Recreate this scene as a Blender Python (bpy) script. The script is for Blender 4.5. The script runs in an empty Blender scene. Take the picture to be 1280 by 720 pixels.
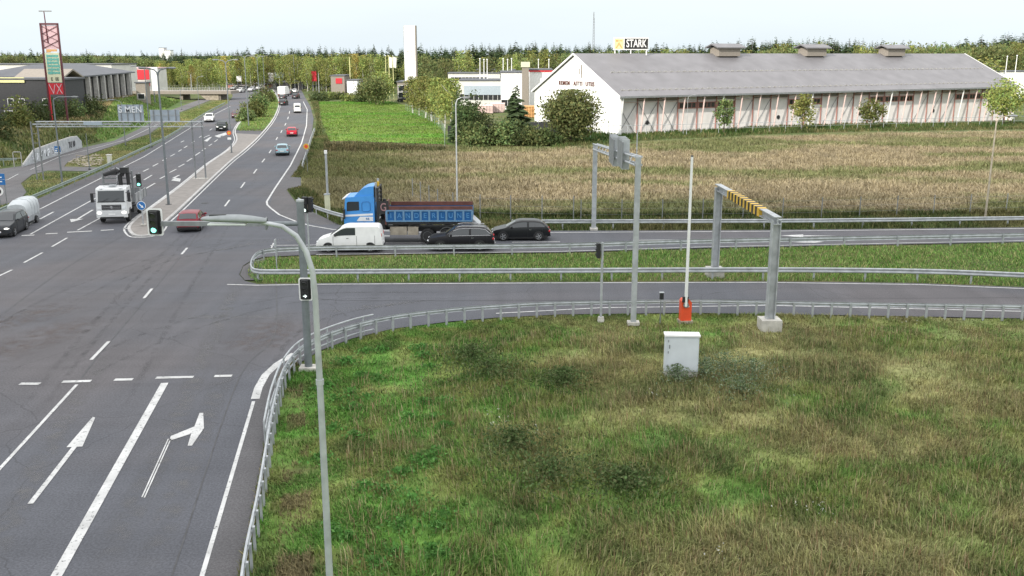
import bpy, math, random
import numpy as np
from mathutils import Vector, Matrix
from mathutils.geometry import tessellate_polygon
random.seed(7); np.random.seed(7)
R = math.radians
C = bpy.context.scene.collection
sc = bpy.context.scene
# ------------------------------------------------------------------ camera
CAM_H = 13.4; PITCH = R(13.68); F = 1200.0
cd = bpy.data.cameras.new('camera'); cam = bpy.data.objects.new('camera', cd); C.objects.link(cam)
cam.location = (0, 0, CAM_H); cam.rotation_euler = (math.pi/2 - PITCH, 0, 0)
cd.sensor_width = 36; cd.lens = 36*F/1280; cd.clip_start = 0.5; cd.clip_end = 20000
sc.camera = cam
# ------------------------------------------------------------------ light
SUN_EL = R(27); SUN_DIR = Vector((-0.58, -0.81, 0)).normalized()       # horizontal direction towards the sun
SUNV = Vector((SUN_DIR.x*math.cos(SUN_EL), SUN_DIR.y*math.cos(SUN_EL), math.sin(SUN_EL)))
w = bpy.data.worlds.new('World'); sc.world = w; w.use_nodes = True
nt = w.node_tree; nt.nodes.clear()
N = nt.nodes.new; LK = nt.links.new
out = N('ShaderNodeOutputWorld'); bg = N('ShaderNodeBackground'); sky = N('ShaderNodeTexSky')
sky.sky_type = 'NISHITA'; sky.sun_disc = False; sky.sun_elevation = SUN_EL
sky.sun_rotation = math.atan2(SUN_DIR.x, SUN_DIR.y)
sky.air_density = 1.0; sky.dust_density = 1.5; sky.ozone_density = 1.5
tc = N('ShaderNodeTexCoord'); mp = N('ShaderNodeMapping'); mp.inputs['Scale'].default_value = (1.2, 1.2, 7)
nz = N('ShaderNodeTexNoise'); nz.inputs['Scale'].default_value = 2.2; nz.inputs['Detail'].default_value = 5
rp = N('ShaderNodeMapRange'); rp.inputs[1].default_value = .3; rp.inputs[2].default_value = .7
rp.inputs[3].default_value = .86; rp.inputs[4].default_value = .97
mx = N('ShaderNodeMix'); mx.data_type = 'RGBA'
# overcast veil: brighter towards the zenith than at the horizon
sep = N('ShaderNodeSeparateXYZ'); LK(tc.outputs['Generated'], sep.inputs[0])
zr = N('ShaderNodeValToRGB'); LK(sep.outputs[2], zr.inputs[0]); e = zr.color_ramp.elements
e[0].position = 0.0; e[0].color = (.425, .475, .51, 1); e[1].position = .10; e[1].color = (.50, .54, .535, 1)
q_ = e.new(.75); q_.color = (1, 1, 1.0, 1)
zm_ = N('ShaderNodeVectorMath'); zm_.operation = 'SCALE'; zm_.inputs[3].default_value = 20; LK(zr.outputs[0], zm_.inputs[0]); LK(zm_.outputs[0], mx.inputs[7])
LK(tc.outputs['Generated'], mp.inputs[0]); LK(mp.outputs[0], nz.inputs[0]); LK(nz.outputs[0], rp.inputs[0])
LK(rp.outputs[0], mx.inputs[0]); LK(sky.outputs[0], mx.inputs[6]); LK(mx.outputs[2], bg.inputs[0])
bg.inputs[1].default_value = 0.1; LK(bg.outputs[0], out.inputs[0])
sl = bpy.data.lights.new('sun', 'SUN'); sl.energy = 4.2; sl.angle = R(0.6); sl.color = (1, .93, .82)
so = bpy.data.objects.new('sun', sl); C.objects.link(so)
so.rotation_euler = SUNV.to_track_quat('Z', 'Y').to_euler()
sc.view_settings.view_transform = 'Standard'; sc.view_settings.look = 'None'
sc.view_settings.exposure = 0.07; sc.view_settings.gamma = 1; sc.view_settings.use_curve_mapping = False
sc.render.engine = 'CYCLES'; sc.cycles.max_bounces = 5; sc.cycles.diffuse_bounces = 2; sc.cycles.transparent_max_bounces = 6

# ------------------------------------------------------------------ geometry helpers
def ray(u, v):
    a = (u-640)/F; b = -(v-360)/F
    return Vector((a, math.cos(PITCH)+b*math.sin(PITCH), -math.sin(PITCH)+b*math.cos(PITCH)))
def G(u, v, z=0.0):
    d = ray(u, v); t = (z-CAM_H)/d.z
    return Vector((d.x*t, d.y*t, z))
def D(u, v, Y):
    d = ray(u, v); t = Y/d.y
    return Vector((d.x*t, Y, CAM_H+d.z*t))
def ztop(p, v):
    d = ray(640, v); return CAM_H + p.y*d.z/d.y
def pts(l, z=0.0): return [G(u, v, z) for u, v in l]
def smooth(a, b, x):
    t = np.clip((x-a)/(b-a), 0, 1); return t*t*(3-2*t)

class MB:
    def __init__(s): s.v = []; s.f = []; s.m = []
    def add(s, vs, fs, m=0):
        o = len(s.v); s.v += [tuple(q) for q in vs]; s.f += [tuple(i+o for i in f) for f in fs]; s.m += [m]*len(fs); return s
    def box(s, c, d, rz=0, m=0, M=None):
        x, y, z = (q/2 for q in d); vs = []
        for i in (-1, 1):
            for j in (-1, 1):
                for k in (-1, 1):
                    a, b = i*x, j*y
                    p = Vector((c[0]+a*math.cos(rz)-b*math.sin(rz), c[1]+a*math.sin(rz)+b*math.cos(rz), c[2]+k*z))
                    vs.append(M @ p if M else p)
        return s.add(vs, [(0,1,3,2),(4,6,7,5),(0,4,5,1),(2,3,7,6),(0,2,6,4),(1,5,7,3)], m)
    def cyl(s, a, b, r0, r1=None, n=12, m=0, cap=True):
        a = Vector(a); b = Vector(b); r1 = r0 if r1 is None else r1
        z = (b-a).normalized(); x = z.orthogonal().normalized(); y = z.cross(x); vs = []
        for i in range(n):
            t = 2*math.pi*i/n; d = x*math.cos(t)+y*math.sin(t); vs += [a+d*r0, b+d*r1]
        fs = [(2*i, 2*((i+1) % n), 2*((i+1) % n)+1, 2*i+1) for i in range(n)]
        if cap: fs += [tuple(2*i for i in reversed(range(n))), tuple(2*i+1 for i in range(n))]
        return s.add(vs, fs, m)
    def tube(s, path, r, n=10, m=0):
        P = [Vector(p) for p in path]; rs = r if isinstance(r, (list, tuple)) else [r]*len(P); vs = []; fs = []
        up = Vector((0.01, 1, 0.02)).normalized()
        for i, p in enumerate(P):
            d = (P[min(i+1, len(P)-1)]-P[max(i-1, 0)]).normalized()
            x = d.cross(up)
            x = x.normalized() if x.length > .05 else d.orthogonal().normalized()
            y = d.cross(x)
            for k in range(n):
                t = 2*math.pi*k/n; vs.append(p+(x*math.cos(t)+y*math.sin(t))*rs[i])
        for i in range(len(P)-1):
            for k in range(n):
                a = i*n+k; b = i*n+(k+1) % n; fs.append((a, b, b+n, a+n))
        fs += [tuple(reversed(range(n))), tuple(range((len(P)-1)*n, len(P)*n))]
        return s.add(vs, fs, m)
    def prism(s, poly, vec, m=0):
        P = [Vector(p) for p in poly]; n = len(P); vec = Vector(vec)
        tri = tessellate_polygon([P])
        vs = P+[p+vec for p in P]
        fs = [tuple(t) for t in tri]+[tuple(i+n for i in reversed(t)) for t in tri]
        fs += [(i, (i+1) % n, (i+1) % n+n, i+n) for i in range(n)]
        return s.add(vs, fs, m)
    def flat(s, poly, m=0):
        P = [Vector(p) for p in poly]; return s.add(P, [tuple(t) for t in tessellate_polygon([P])], m)
    def ribbon(s, path, wd, z=None, m=0):
        L, Rr = offset2(path, wd/2); vs = []
        for a, b in zip(L, Rr): vs += [a, b]
        if z is not None: vs = [Vector((p.x, p.y, z)) for p in vs]
        return s.add(vs, [(2*i, 2*i+1, 2*i+3, 2*i+2) for i in range(len(path)-1)], m)
    def sweep(s, path, prof, m=0, closed=False, caps=True):
        """prof: list of (lateral, up)"""
        P = [Vector(p) for p in path]; n = len(P); k = len(prof); vs = []
        for i, p in enumerate(P):
            if closed: a = P[i-1]; b = P[(i+1) % n]
            else: a = P[max(i-1, 0)]; b = P[min(i+1, n-1)]
            d = (b-a); d.z = 0; d.normalize(); side = Vector((-d.y, d.x, 0))
            for l, u in prof: vs.append(p+side*l+Vector((0, 0, u)))
        fs = []
        for i in range(n if closed else n-1):
            j = (i+1) % n
            for q in range(k):
                r = (q+1) % k; fs.append((i*k+q, i*k+r, j*k+r, j*k+q))
        if caps and not closed: fs += [tuple(range(k)), tuple(reversed(range((n-1)*k, n*k)))]
        return s.add(vs, fs, m)
    def sphere(s, c, r, nu=12, nv=8, m=0):
        r = r if isinstance(r, (tuple, list)) else (r, r, r); vs = []; fs = []
        for j in range(nv+1):
            ph = math.pi*j/nv
            for i in range(nu):
                t = 2*math.pi*i/nu
                vs.append((c[0]+r[0]*math.sin(ph)*math.cos(t), c[1]+r[1]*math.sin(ph)*math.sin(t), c[2]+r[2]*math.cos(ph)))
        for j in range(nv):
            for i in range(nu):
                a = j*nu+i; b = j*nu+(i+1) % nu; fs.append((a, a+nu, b+nu, b))
        return s.add(vs, fs, m)
    def mesh(s, name, mats, ang=35):
        me = bpy.data.meshes.new(name); me.from_pydata(s.v, [], s.f)
        mats = mats if isinstance(mats, (list, tuple)) else [mats]
        for q in mats: me.materials.append(q)
        me.polygons.foreach_set('material_index', s.m)
        me.validate()
        if ang:
            me.shade_smooth(); me.set_sharp_from_angle(angle=R(ang))
        me.update(); return me
    def build(s, name, mats, parent=None, ang=35, loc=None):
        o = bpy.data.objects.new(name, s.mesh(name, mats, ang)); C.objects.link(o)
        if parent: o.parent = parent
        if loc is not None: o.location = loc
        return o
def offset2(path, h):
    P = [Vector(p) for p in path]; L = []; Rr = []
    for i, p in enumerate(P):
        d = P[min(i+1, len(P)-1)]-P[max(i-1, 0)]; d.z = 0; d.normalize(); s = Vector((-d.y, d.x, 0))
        L.append(p+s*h); Rr.append(p-s*h)
    return L, Rr
def resample(P, step, close=False):
    P = [Vector(p) for p in P]; out_ = [P[0]]; acc = 0
    for a, b in zip(P[:-1], P[1:]):
        l = (b-a).length; n = 0
        t = step-acc
        while t <= l: out_.append(a+(b-a)*(t/l)); t += step
        acc = l-(t-step)
    return out_
def catmull(P, n=6):
    P = [Vector(p) for p in P]; o = []
    for i in range(len(P)-1):
        p0 = P[max(i-1, 0)]; p1 = P[i]; p2 = P[i+1]; p3 = P[min(i+2, len(P)-1)]
        for k in range(n):
            t = k/n; o.append(0.5*((2*p1)+(-p0+p2)*t+(2*p0-5*p1+4*p2-p3)*t*t+(-p0+3*p1-3*p2+p3)*t**3))
    return o+[P[-1]]
def empty(name, loc, rz, label, cat, group=None):
    o = bpy.data.objects.new(name, None); C.objects.link(o); o.location = loc; o.rotation_euler = (0, 0, rz)
    o['label'] = label; o['category'] = cat
    if group: o['group'] = group
    return o
def tag(o, label, cat, group=None):
    o['label'] = label; o['category'] = cat
    if group: o['group'] = group
    return o
def kind(o, k): o['kind'] = k; return o
def copy_tree(o, parent=None):
    c = o.copy(); C.objects.link(c); c.parent = parent
    for ch in list(CH.get(o.name, [])) or [q for q in o.children]: copy_tree(ch, c)
    return c
CH = {}
def text_mesh(s, size, ext, name='lettering', spacing=1.0):
    cu = bpy.data.curves.new(name, 'FONT'); cu.body = s; cu.size = size; cu.extrude = ext; cu.space_character = spacing
    cu.align_x = 'CENTER'; cu.align_y = 'CENTER'; cu.offset = size*0.012
    o = bpy.data.objects.new(name, cu); C.objects.link(o)
    dg = bpy.context.evaluated_depsgraph_get(); me = bpy.data.meshes.new_from_object(o.evaluated_get(dg))
    bpy.data.objects.remove(o); return me
def text(s, size, ext, mat, parent, loc, rot, name='lettering', sx=1, spacing=1.0):
    me = text_mesh(s, size, ext, name, spacing); me.materials.clear(); me.materials.append(mat)
    o = bpy.data.objects.new(name, me); C.objects.link(o); o.parent = parent; o.location = loc; o.rotation_euler = rot; o.scale = (sx, 1, 1); return o

# ------------------------------------------------------------------ materials
def mat(name, rgb, rough=.6, metal=0., var=.12, vs=3., bump=0., bs=40., emis=0., spec=.5, coat=0., dirt=0.):
    m = bpy.data.materials.new(name); m.use_nodes = True; n = m.node_tree; b = n.nodes['Principled BSDF']
    b.inputs['Roughness'].default_value = rough; b.inputs['Metallic'].default_value = metal
    b.inputs['Specular IOR Level'].default_value = spec; b.inputs['Coat Weight'].default_value = coat
    b.inputs['Base Color'].default_value = (*rgb, 1)
    tc = n.nodes.new('ShaderNodeTexCoord')
    if var:
        q = n.nodes.new('ShaderNodeTexNoise'); q.inputs['Scale'].default_value = vs; q.inputs['Detail'].default_value = 6
        r = n.nodes.new('ShaderNodeMapRange'); r.inputs[1].default_value = .3; r.inputs[2].default_value = .7
        r.inputs[3].default_value = 1-var; r.inputs[4].default_value = 1+var
        h = n.nodes.new('ShaderNodeMix'); h.data_type = 'RGBA'; h.blend_type = 'MULTIPLY'; h.inputs[0].default_value = 1
        h.inputs[6].default_value = (*rgb, 1)
        n.links.new(tc.outputs['Object'], q.inputs[0]); n.links.new(q.outputs[0], r.inputs[0]); n.links.new(r.outputs[0], h.inputs[7])
        n.links.new(h.outputs[2], b.inputs['Base Color'])
    if bump:
        q = n.nodes.new('ShaderNodeTexNoise'); q.inputs['Scale'].default_value = bs; q.inputs['Detail'].default_value = 4
        u = n.nodes.new('ShaderNodeBump'); u.inputs['Strength'].default_value = bump; u.inputs['Distance'].default_value = .02
        n.links.new(tc.outputs['Object'], q.inputs[0]); n.links.new(q.outputs[0], u.inputs['Height']); n.links.new(u.outputs[0], b.inputs['Normal'])
    if emis:
        b.inputs['Emission Color'].default_value = (*rgb, 1); b.inputs['Emission Strength'].default_value = emis
    return m
def vcol_mat(name, rough=.8, noise=.25, ns=2., trans=0.):
    m = bpy.data.materials.new(name); m.use_nodes = True; n = m.node_tree; b = n.nodes['Principled BSDF']
    b.inputs['Roughness'].default_value = rough; b.inputs['Specular IOR Level'].default_value = .2
    a = n.nodes.new('ShaderNodeAttribute'); a.attribute_name = 'col'
    ge = n.nodes.new('ShaderNodeNewGeometry')
    q = n.nodes.new('ShaderNodeTexNoise'); q.inputs['Scale'].default_value = ns; q.inputs['Detail'].default_value = 8
    r = n.nodes.new('ShaderNodeMapRange'); r.inputs[1].default_value = .3; r.inputs[2].default_value = .7
    r.inputs[3].default_value = 1-noise; r.inputs[4].default_value = 1+noise
    h = n.nodes.new('ShaderNodeMix'); h.data_type = 'RGBA'; h.blend_type = 'MULTIPLY'; h.inputs[0].default_value = 1
    n.links.new(ge.outputs['Position'], q.inputs[0]); n.links.new(q.outputs[0], r.inputs[0]); n.links.new(a.outputs[0], h.inputs[6])
    n.links.new(r.outputs[0], h.inputs[7]); n.links.new(h.outputs[2], b.inputs['Base Color'])
    if trans:
        t = n.nodes.new('ShaderNodeBsdfTranslucent'); s = n.nodes.new('ShaderNodeMixShader'); s.inputs[0].default_value = trans
        n.links.new(h.outputs[2], t.inputs[0]); n.links.new(b.outputs[0], s.inputs[1]); n.links.new(t.outputs[0], s.inputs[2])
        n.links.new(s.outputs[0], n.nodes['Material Output'].inputs[0])
    return m
def leaf_mat(name, rgb, var=.35, hue=.04):
    """leaf colour x random per leaf attribute, shifted per tree"""
    m = vcol_mat(name, .7, .1, 1.0, .25); n = m.node_tree
    a = [x for x in n.nodes if x.type == 'ATTRIBUTE'][0]; h = [x for x in n.nodes if x.type == 'MIX'][0]
    oi = n.nodes.new('ShaderNodeObjectInfo'); hs = n.nodes.new('ShaderNodeHueSaturation')
    k = n.nodes.new('ShaderNodeMapRange'); k.inputs[3].default_value = .5-hue; k.inputs[4].default_value = .5+hue
    k2 = n.nodes.new('ShaderNodeMapRange'); k2.inputs[3].default_value = .75; k2.inputs[4].default_value = 1.3
    g = n.nodes.new('ShaderNodeMix'); g.data_type = 'RGBA'; g.blend_type = 'MULTIPLY'; g.inputs[0].default_value = 1
    g.inputs[7].default_value = (*rgb, 1)
    n.links.new(a.outputs[0], g.inputs[6]); n.links.new(g.outputs[2], hs.inputs['Color'])
    n.links.new(oi.outputs['Random'], k.inputs[0]); n.links.new(oi.outputs['Random'], k2.inputs[0])
    n.links.new(k.outputs[0], hs.inputs['Hue']); n.links.new(k2.outputs[0], hs.inputs['Value'])
    n.links.new(hs.outputs[0], h.inputs[6]); return m
def asphalt_mat(name, rgb, tint=(.112, .098, .098)):
    m = bpy.data.materials.new(name); m.use_nodes = True; n = m.node_tree; b = n.nodes['Principled BSDF']; L = n.links.new; A = n.nodes.new
    b.inputs['Roughness'].default_value = .82; b.inputs['Specular IOR Level'].default_value = .35
    ge = A('ShaderNodeNewGeometry')
    def noise(s, d, sc3=(1, 1, 1), rot=0):
        mp = A('ShaderNodeMapping'); mp.inputs['Scale'].default_value = sc3; mp.inputs['Rotation'].default_value = (0, 0, rot)
        q = A('ShaderNodeTexNoise'); q.inputs['Scale'].default_value = s; q.inputs['Detail'].default_value = d
        L(ge.outputs['Position'], mp.inputs[0]); L(mp.outputs[0], q.inputs[0]); return q.outputs[0]
    def rng(x, a, b_, c, d):
        r = A('ShaderNodeMapRange'); r.inputs[1].default_value = a; r.inputs[2].default_value = b_; r.inputs[3].default_value = c; r.inputs[4].default_value = d
        L(x, r.inputs[0]); return r.outputs[0]
    def mixc(f, c1, c2, bt='MIX'):
        h = A('ShaderNodeMix'); h.data_type = 'RGBA'; h.blend_type = bt
        for i, x in ((0, f), (6, c1), (7, c2)):
            if isinstance(x, (int, float)): h.inputs[i].default_value = x
            elif isinstance(x, tuple): h.inputs[i].default_value = (*x, 1)
            else: L(x, h.inputs[i])
        return h.outputs[2]
    c = mixc(rng(noise(.06, 3), .45, .62, 0, .55), rgb, tint)
    streak = noise(.9, 4, (1, .06, 1), R(28)); c = mixc(1., c, rng(streak, .3, .7, .90, 1.09), 'MULTIPLY')
    streak2 = noise(.8, 4, (.07, 1, 1), 0); c = mixc(1., c, rng(streak2, .3, .7, .92, 1.08), 'MULTIPLY')
    c = mixc(1., c, rng(noise(14, 5), .35, .65, .8, 1.2), 'MULTIPLY')
    c = mixc(1., c, rng(noise(90, 2), .35, .65, .75, 1.25), 'MULTIPLY')
    # sealed cracks and fine cracks
    vo = A('ShaderNodeTexVoronoi'); vo.feature = 'DISTANCE_TO_EDGE'; vo.inputs['Scale'].default_value = .11
    wp = A('ShaderNodeVectorMath'); wp.operation = 'ADD'
    q = A('ShaderNodeTexNoise'); q.inputs['Scale'].default_value = .7; q.inputs['Detail'].default_value = 5
    L(ge.outputs['Position'], q.inputs[0]); L(ge.outputs['Position'], wp.inputs[0]); L(q.outputs['Color'], wp.inputs[1]); L(wp.outputs[0], vo.inputs[0])
    c = mixc(rng(vo.outputs[0], .0, .004, .45, 0), c, (.028, .028, .03))
    L(c, b.inputs['Base Color'])
    u = A('ShaderNodeBump'); u.inputs['Strength'].default_value = .4; u.inputs['Distance'].default_value = .01
    L(noise(120, 3), u.inputs['Height']); L(u.outputs[0], b.inputs['Normal'])
    return m
def paint_line_mat():
    m = bpy.data.materials.new('road_paint'); m.use_nodes = True; n = m.node_tree; b = n.nodes['Principled BSDF']; L = n.links.new; A = n.nodes.new
    ge = A('ShaderNodeNewGeometry'); b.inputs['Roughness'].default_value = .7
    q = A('ShaderNodeTexNoise'); q.inputs['Scale'].default_value = 7; q.inputs['Detail'].default_value = 7; q.inputs['Roughness'].default_value = .75
    r = A('ShaderNodeMapRange'); r.inputs[1].default_value = .555; r.inputs[2].default_value = .64
    h = A('ShaderNodeMix'); h.data_type = 'RGBA'; h.inputs[6].default_value = (.56, .56, .555, 1); h.inputs[7].default_value = (.10, .10, .105, 1)
    q2 = A('ShaderNodeTexNoise'); q2.inputs['Scale'].default_value = 1.3; q2.inputs['Detail'].default_value = 4
    r2 = A('ShaderNodeMapRange'); r2.inputs[1].default_value = .3; r2.inputs[2].default_value = .7; r2.inputs[3].default_value = .75; r2.inputs[4].default_value = 1.1
    h2 = A('ShaderNodeMix'); h2.data_type = 'RGBA'; h2.blend_type = 'MULTIPLY'; h2.inputs[0].default_value = 1
    L(ge.outputs['Position'], q.inputs[0]); L(q.outputs[0], r.inputs[0]); L(r.outputs[0], h.inputs[0])
    L(ge.outputs['Position'], q2.inputs[0]); L(q2.outputs[0], r2.inputs[0]); L(h.outputs[2], h2.inputs[6]); L(r2.outputs[0], h2.inputs[7])
    L(h2.outputs[2], b.inputs['Base Color']); return m

M = dict(
    asphalt=asphalt_mat('asphalt', (.086, .089, .103)), path=asphalt_mat('path_asphalt', (.12, .117, .122)),
    shoulder=asphalt_mat('worn_shoulder', (.098, .095, .100)),
    paint=paint_line_mat(), kerb=mat('kerb_stone', (.42, .41, .40), .8, var=.2, vs=2, bump=.3),
    paving=mat('median_paving', (.235, .215, .20), .9, var=.15, vs=1.5, bump=.3),
    galv=mat('galvanised_steel', (.40, .42, .44), .5, .2, var=.2, vs=2.5),
    galv_old=mat('weathered_steel', (.23, .24, .25), .6, .35, var=.2, vs=3),
    galv_green=mat('greenish_steel', (.24, .29, .26), .6, .3, var=.2),
    pole=mat('pole_paint', (.19, .21, .225), .55, .3, var=.15, vs=4),
    concrete=mat('concrete', (.50, .48, .44), .9, var=.2, vs=3, bump=.4),
    white=mat('white_paint', (.80, .80, .80), .4, var=.04), cabinet=mat('cabinet_paint', (.60, .64, .68), .5, var=.06, vs=2),
    black=mat('black_plastic', (.018, .018, .02), .5, var=.1), rubber=mat('tyre_rubber', (.022, .022, .023), .85, var=.2, vs=8),
    glass=mat('car_glass', (.03, .036, .042), .08, var=0, spec=.8), rim=mat('alloy_rim', (.50, .51, .53), .35, .8, var=.05),
    chrome=mat('chrome_trim', (.6, .6, .62), .2, .9, var=0), orange=mat('barrier_orange', (.75, .085, .03), .45, var=.08),
    yellow=mat('warning_yellow', (.66, .42, .05), .55, var=.1), stripe=mat('warning_black', (.02, .02, .02), .6, var=0),
    red_light=mat('tail_light', (.45, .01, .015), .25, var=0), head=mat('headlight_glass', (.75, .77, .8), .15, var=0),
    head_on=mat('lit_headlight', (1, .97, .9), .3, var=0, emis=1.6),
    green_lamp=mat('green_signal_lamp', (.25, 1, .72), .4, var=0, emis=2.2), white_lamp=mat('pale_signal_lamp', (.85, 1, .95), .4, var=0, emis=1.3),
    dark_lens=mat('unlit_lens', (.03, .03, .03), .2, var=0),
    blue_sign=mat('blue_sign', (.02, .15, .42), .4, var=.03), sign_back=mat('sign_back', (.36, .41, .48), .5, .3, var=.12, vs=2),
    graffiti=mat('white_spray_paint', (.72, .74, .78), .6, var=.05), graf_dark=mat('dark_spray_paint', (.05, .05, .06), .6, var=.05),
    brown=mat('rust_brown', (.13, .05, .04), .7, var=.3, vs=2), dark_steel=mat('dark_chassis', (.03, .03, .032), .6, .2, var=.2),
    trunk=mat('bark', (.085, .065, .05), .9, var=.3, vs=4), birch=mat('birch_bark', (.55, .53, .50), .8, var=.35, vs=5),
    facade=mat('facade_panel', (.74, .71, .70), .7, var=.09, vs=.6), gable=mat('gable_white', (.85, .85, .86), .6, var=.03, vs=.3),
    redframe=mat('reddish_steel', (.42, .19, .16), .6, var=.2, vs=1), palepink=mat('pale_pink_steel', (.72, .55, .52), .6, var=.1, vs=1),
    window=mat('dark_window', (.03, .033, .037), .12, var=.3, vs=1.2), dark_wall=mat('charcoal_cladding', (.045, .046, .052), .7, var=.15),
    roofdark=mat('dark_roof', (.10, .105, .12), .75, var=.12, vs=.5), paleyellow=mat('pale_yellow_panel', (.72, .70, .35), .6, var=.05),
    bluegrey=mat('blue_grey_cladding', (.36, .42, .48), .5, var=.1), offwhite=mat('off_white_render', (.62, .61, .58), .8, var=.08, vs=.4),
    redsign=mat('red_sign', (.55, .02, .035), .5, var=.05), teal=mat('teal_letters', (.12, .42, .38), .5, var=.1), pink=mat('pale_pink_panel', (.62, .42, .46), .6, var=.06),
    cream=mat('cream_panel', (.62, .62, .45), .6, var=.06), maroon=mat('maroon_frame', (.10, .02, .03), .5, var=.1), timber=mat('fresh_timber', (.62, .34, .14), .7, var=.25, vs=1.5),
    wallgrey=mat('pale_wall_concrete', (.40, .42, .44), .85, var=.2, vs=1.5), beige_stone=mat('pale_stone', (.34, .30, .24), .9, var=.3, vs=2), taupe=mat('taupe_panel', (.26, .23, .20), .8, var=.1),
)
# standing-seam metal roof of the long hall
def seam_roof():
    m = mat('seam_metal_roof', (.16, .155, .165), .55, .0, var=.0); n = m.node_tree; b = n.nodes['Principled BSDF']; L = n.links.new; A = n.nodes.new
    tc = A('ShaderNodeTexCoord'); sp = A('ShaderNodeSeparateXYZ'); L(tc.outputs['Object'], sp.inputs[0])
    mu = A('ShaderNodeMath'); mu.operation = 'MULTIPLY'; mu.inputs[1].default_value = 1/.6; L(sp.outputs[0], mu.inputs[0])
    fr = A('ShaderNodeMath'); fr.operation = 'FRACT'; L(mu.outputs[0], fr.inputs[0])
    r = A('ShaderNodeMapRange'); r.inputs[1].default_value = .0; r.inputs[2].default_value = .12; r.inputs[3].default_value = .72; r.inputs[4].default_value = 1.0
    L(fr.outputs[0], r.inputs[0])
    q = A('ShaderNodeTexNoise'); q.inputs['Scale'].default_value = .35; q.inputs['Detail'].default_value = 7; L(tc.outputs['Object'], q.inputs[0])
    r2 = A('ShaderNodeMapRange'); r2.inputs[1].default_value = .3; r2.inputs[2].default_value = .7; r2.inputs[3].default_value = .86; r2.inputs[4].default_value = 1.12; L(q.outputs[0], r2.inputs[0])
    mm = A('ShaderNodeMath'); mm.operation = 'MULTIPLY'; L(r.outputs[0], mm.inputs[0]); L(r2.outputs[0], mm.inputs[1])
    h = A('ShaderNodeMix'); h.data_type = 'RGBA'; h.blend_type = 'MULTIPLY'; h.inputs[0].default_value = 1; h.inputs[6].default_value = (.172, .167, .178, 1)
    L(mm.outputs[0], h.inputs[7]); L(h.outputs[2], b.inputs['Base Color']); return m
M['seam'] = seam_roof()

# ------------------------------------------------------------------ numpy noise and zones
_h = np.random.RandomState(3).rand(256, 256)
def vnoise(x, y):
    xi = np.floor(x).astype(int); yi = np.floor(y).astype(int); fx = x-xi; fy = y-yi
    fx = fx*fx*(3-2*fx); fy = fy*fy*(3-2*fy); g = lambda a, b: _h[a % 256, b % 256]
    return (g(xi, yi)*(1-fx)+g(xi+1, yi)*fx)*(1-fy)+(g(xi, yi+1)*(1-fx)+g(xi+1, yi+1)*fx)*fy
def fbm(x, y, s=1., o=4):
    t = 0; a = .5; n = 0
    for k in range(o): t = t+a*vnoise(x*s+17*k, y*s+31*k); n += a; a *= .5; s *= 2
    return t/n
def inpoly(x, y, poly):
    ins = np.zeros(x.shape, bool); n = len(poly)
    for i in range(n):
        x1, y1 = poly[i][0], poly[i][1]; x2, y2 = poly[(i+1) % n][0], poly[(i+1) % n][1]
        if y1 == y2: continue
        c = ((y1 > y) != (y2 > y)) & (x < (x2-x1)*(y-y1)/(y2-y1)+x1); ins ^= c
    return ins
# bank behind the side road on the left, low ground in front of the long hall
foot = pts([(0, 209.5), (30, 204), (103, 182), (142, 173), (180, 155), (210, 135), (228, 125)])
fx_ = np.array([-300, -100]+[p.x for p in foot]+[foot[-1].x-8]); fy_ = np.array([60, 98]+[p.y for p in foot]+[420])
def terr(x, y):
    x = np.asarray(x, float); y = np.asarray(y, float)
    d = np.interp(y, fy_, fx_)-x
    z = 2.6*smooth(0.5, 9, d)*smooth(60, 100, y)*(1-smooth(260, 330, y))
    z = z-.9*smooth(45, 120, x)*smooth(115, 150, y)*(1-smooth(300, 500, y))
    return z
def T(x, y): return float(terr(x, y))
def GT(u, v):
    p = G(u, v)
    for _ in range(12): p = G(u, v, T(p.x, p.y))
    return p
ROAD_PX = [(300, 1000), (302, 900), (308, 720), (321, 650), (331, 590), (339, 540), (347, 500), (354, 478), (372, 455), (400, 438), (440, 423), (490, 411), (560, 402), (620, 397), (700, 393), (860, 391), (960, 392.5), (1060, 394), (1280, 398), (1600, 404),
    (1600, 368), (1280, 359), (1150, 354), (1060, 352.5), (960, 351.8), (700, 352.5), (400, 354), (322, 355), (306, 351), (299, 343), (304, 332), (315, 325), (330, 321),
    (400, 318), (700, 315.5), (880, 310), (1280, 302.5), (1600, 296), (1600, 282), (1280, 284), (960, 287.3), (690, 288.3), (500, 287), (424, 281), (400, 270), (385, 262), (370, 253), (358, 237), (376, 232), (376, 222), (362, 221), (375, 210), (383, 190), (390, 165), (392, 148), (388, 133), (381, 121), (376, 111), (380, 104), (284, 104), (288, 112), (291, 120), (285, 129), (255, 144), (212, 171), (180, 189), (128, 213), (78, 235), (44, 250), (0, 268), (-500, 461), (-500, 1000)]
ROAD = pts(ROAD_PX)
SIDE = pts([(-250, 262), (-150, 216), (0, 211), (30, 207), (101, 185), (142, 176), (179, 158.6), (215, 137), (245, 126), (262, 122), (266, 124), (223, 141), (187, 167), (124, 188), (85, 202), (80, 208), (125, 209), (118, 214), (60, 213), (40, 218), (26, 229), (33, 240), (24, 250), (0, 257), (-250, 330)])
MEDIAN = pts([(163, 291), (161, 286), (166, 279), (178, 269), (194, 257.6), (228, 232), (261, 205), (287, 187), (296, 175), (294, 163), (304, 148), (312, 138), (322, 126), (332, 116), (340, 112), (345, 119), (349, 129), (343, 147), (326, 169), (306, 188), (285, 205), (228, 259), (207, 278), (198, 290), (185, 295.5), (169, 295.5)])
Z_DRY = pts([(440, 184), (560, 187), (700, 186), (900, 172), (1290, 158), (1800, 150), (1900, 262), (1280, 266), (690, 270), (560, 262), (420, 262), (390, 240), (372, 226), (395, 190)])
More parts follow.
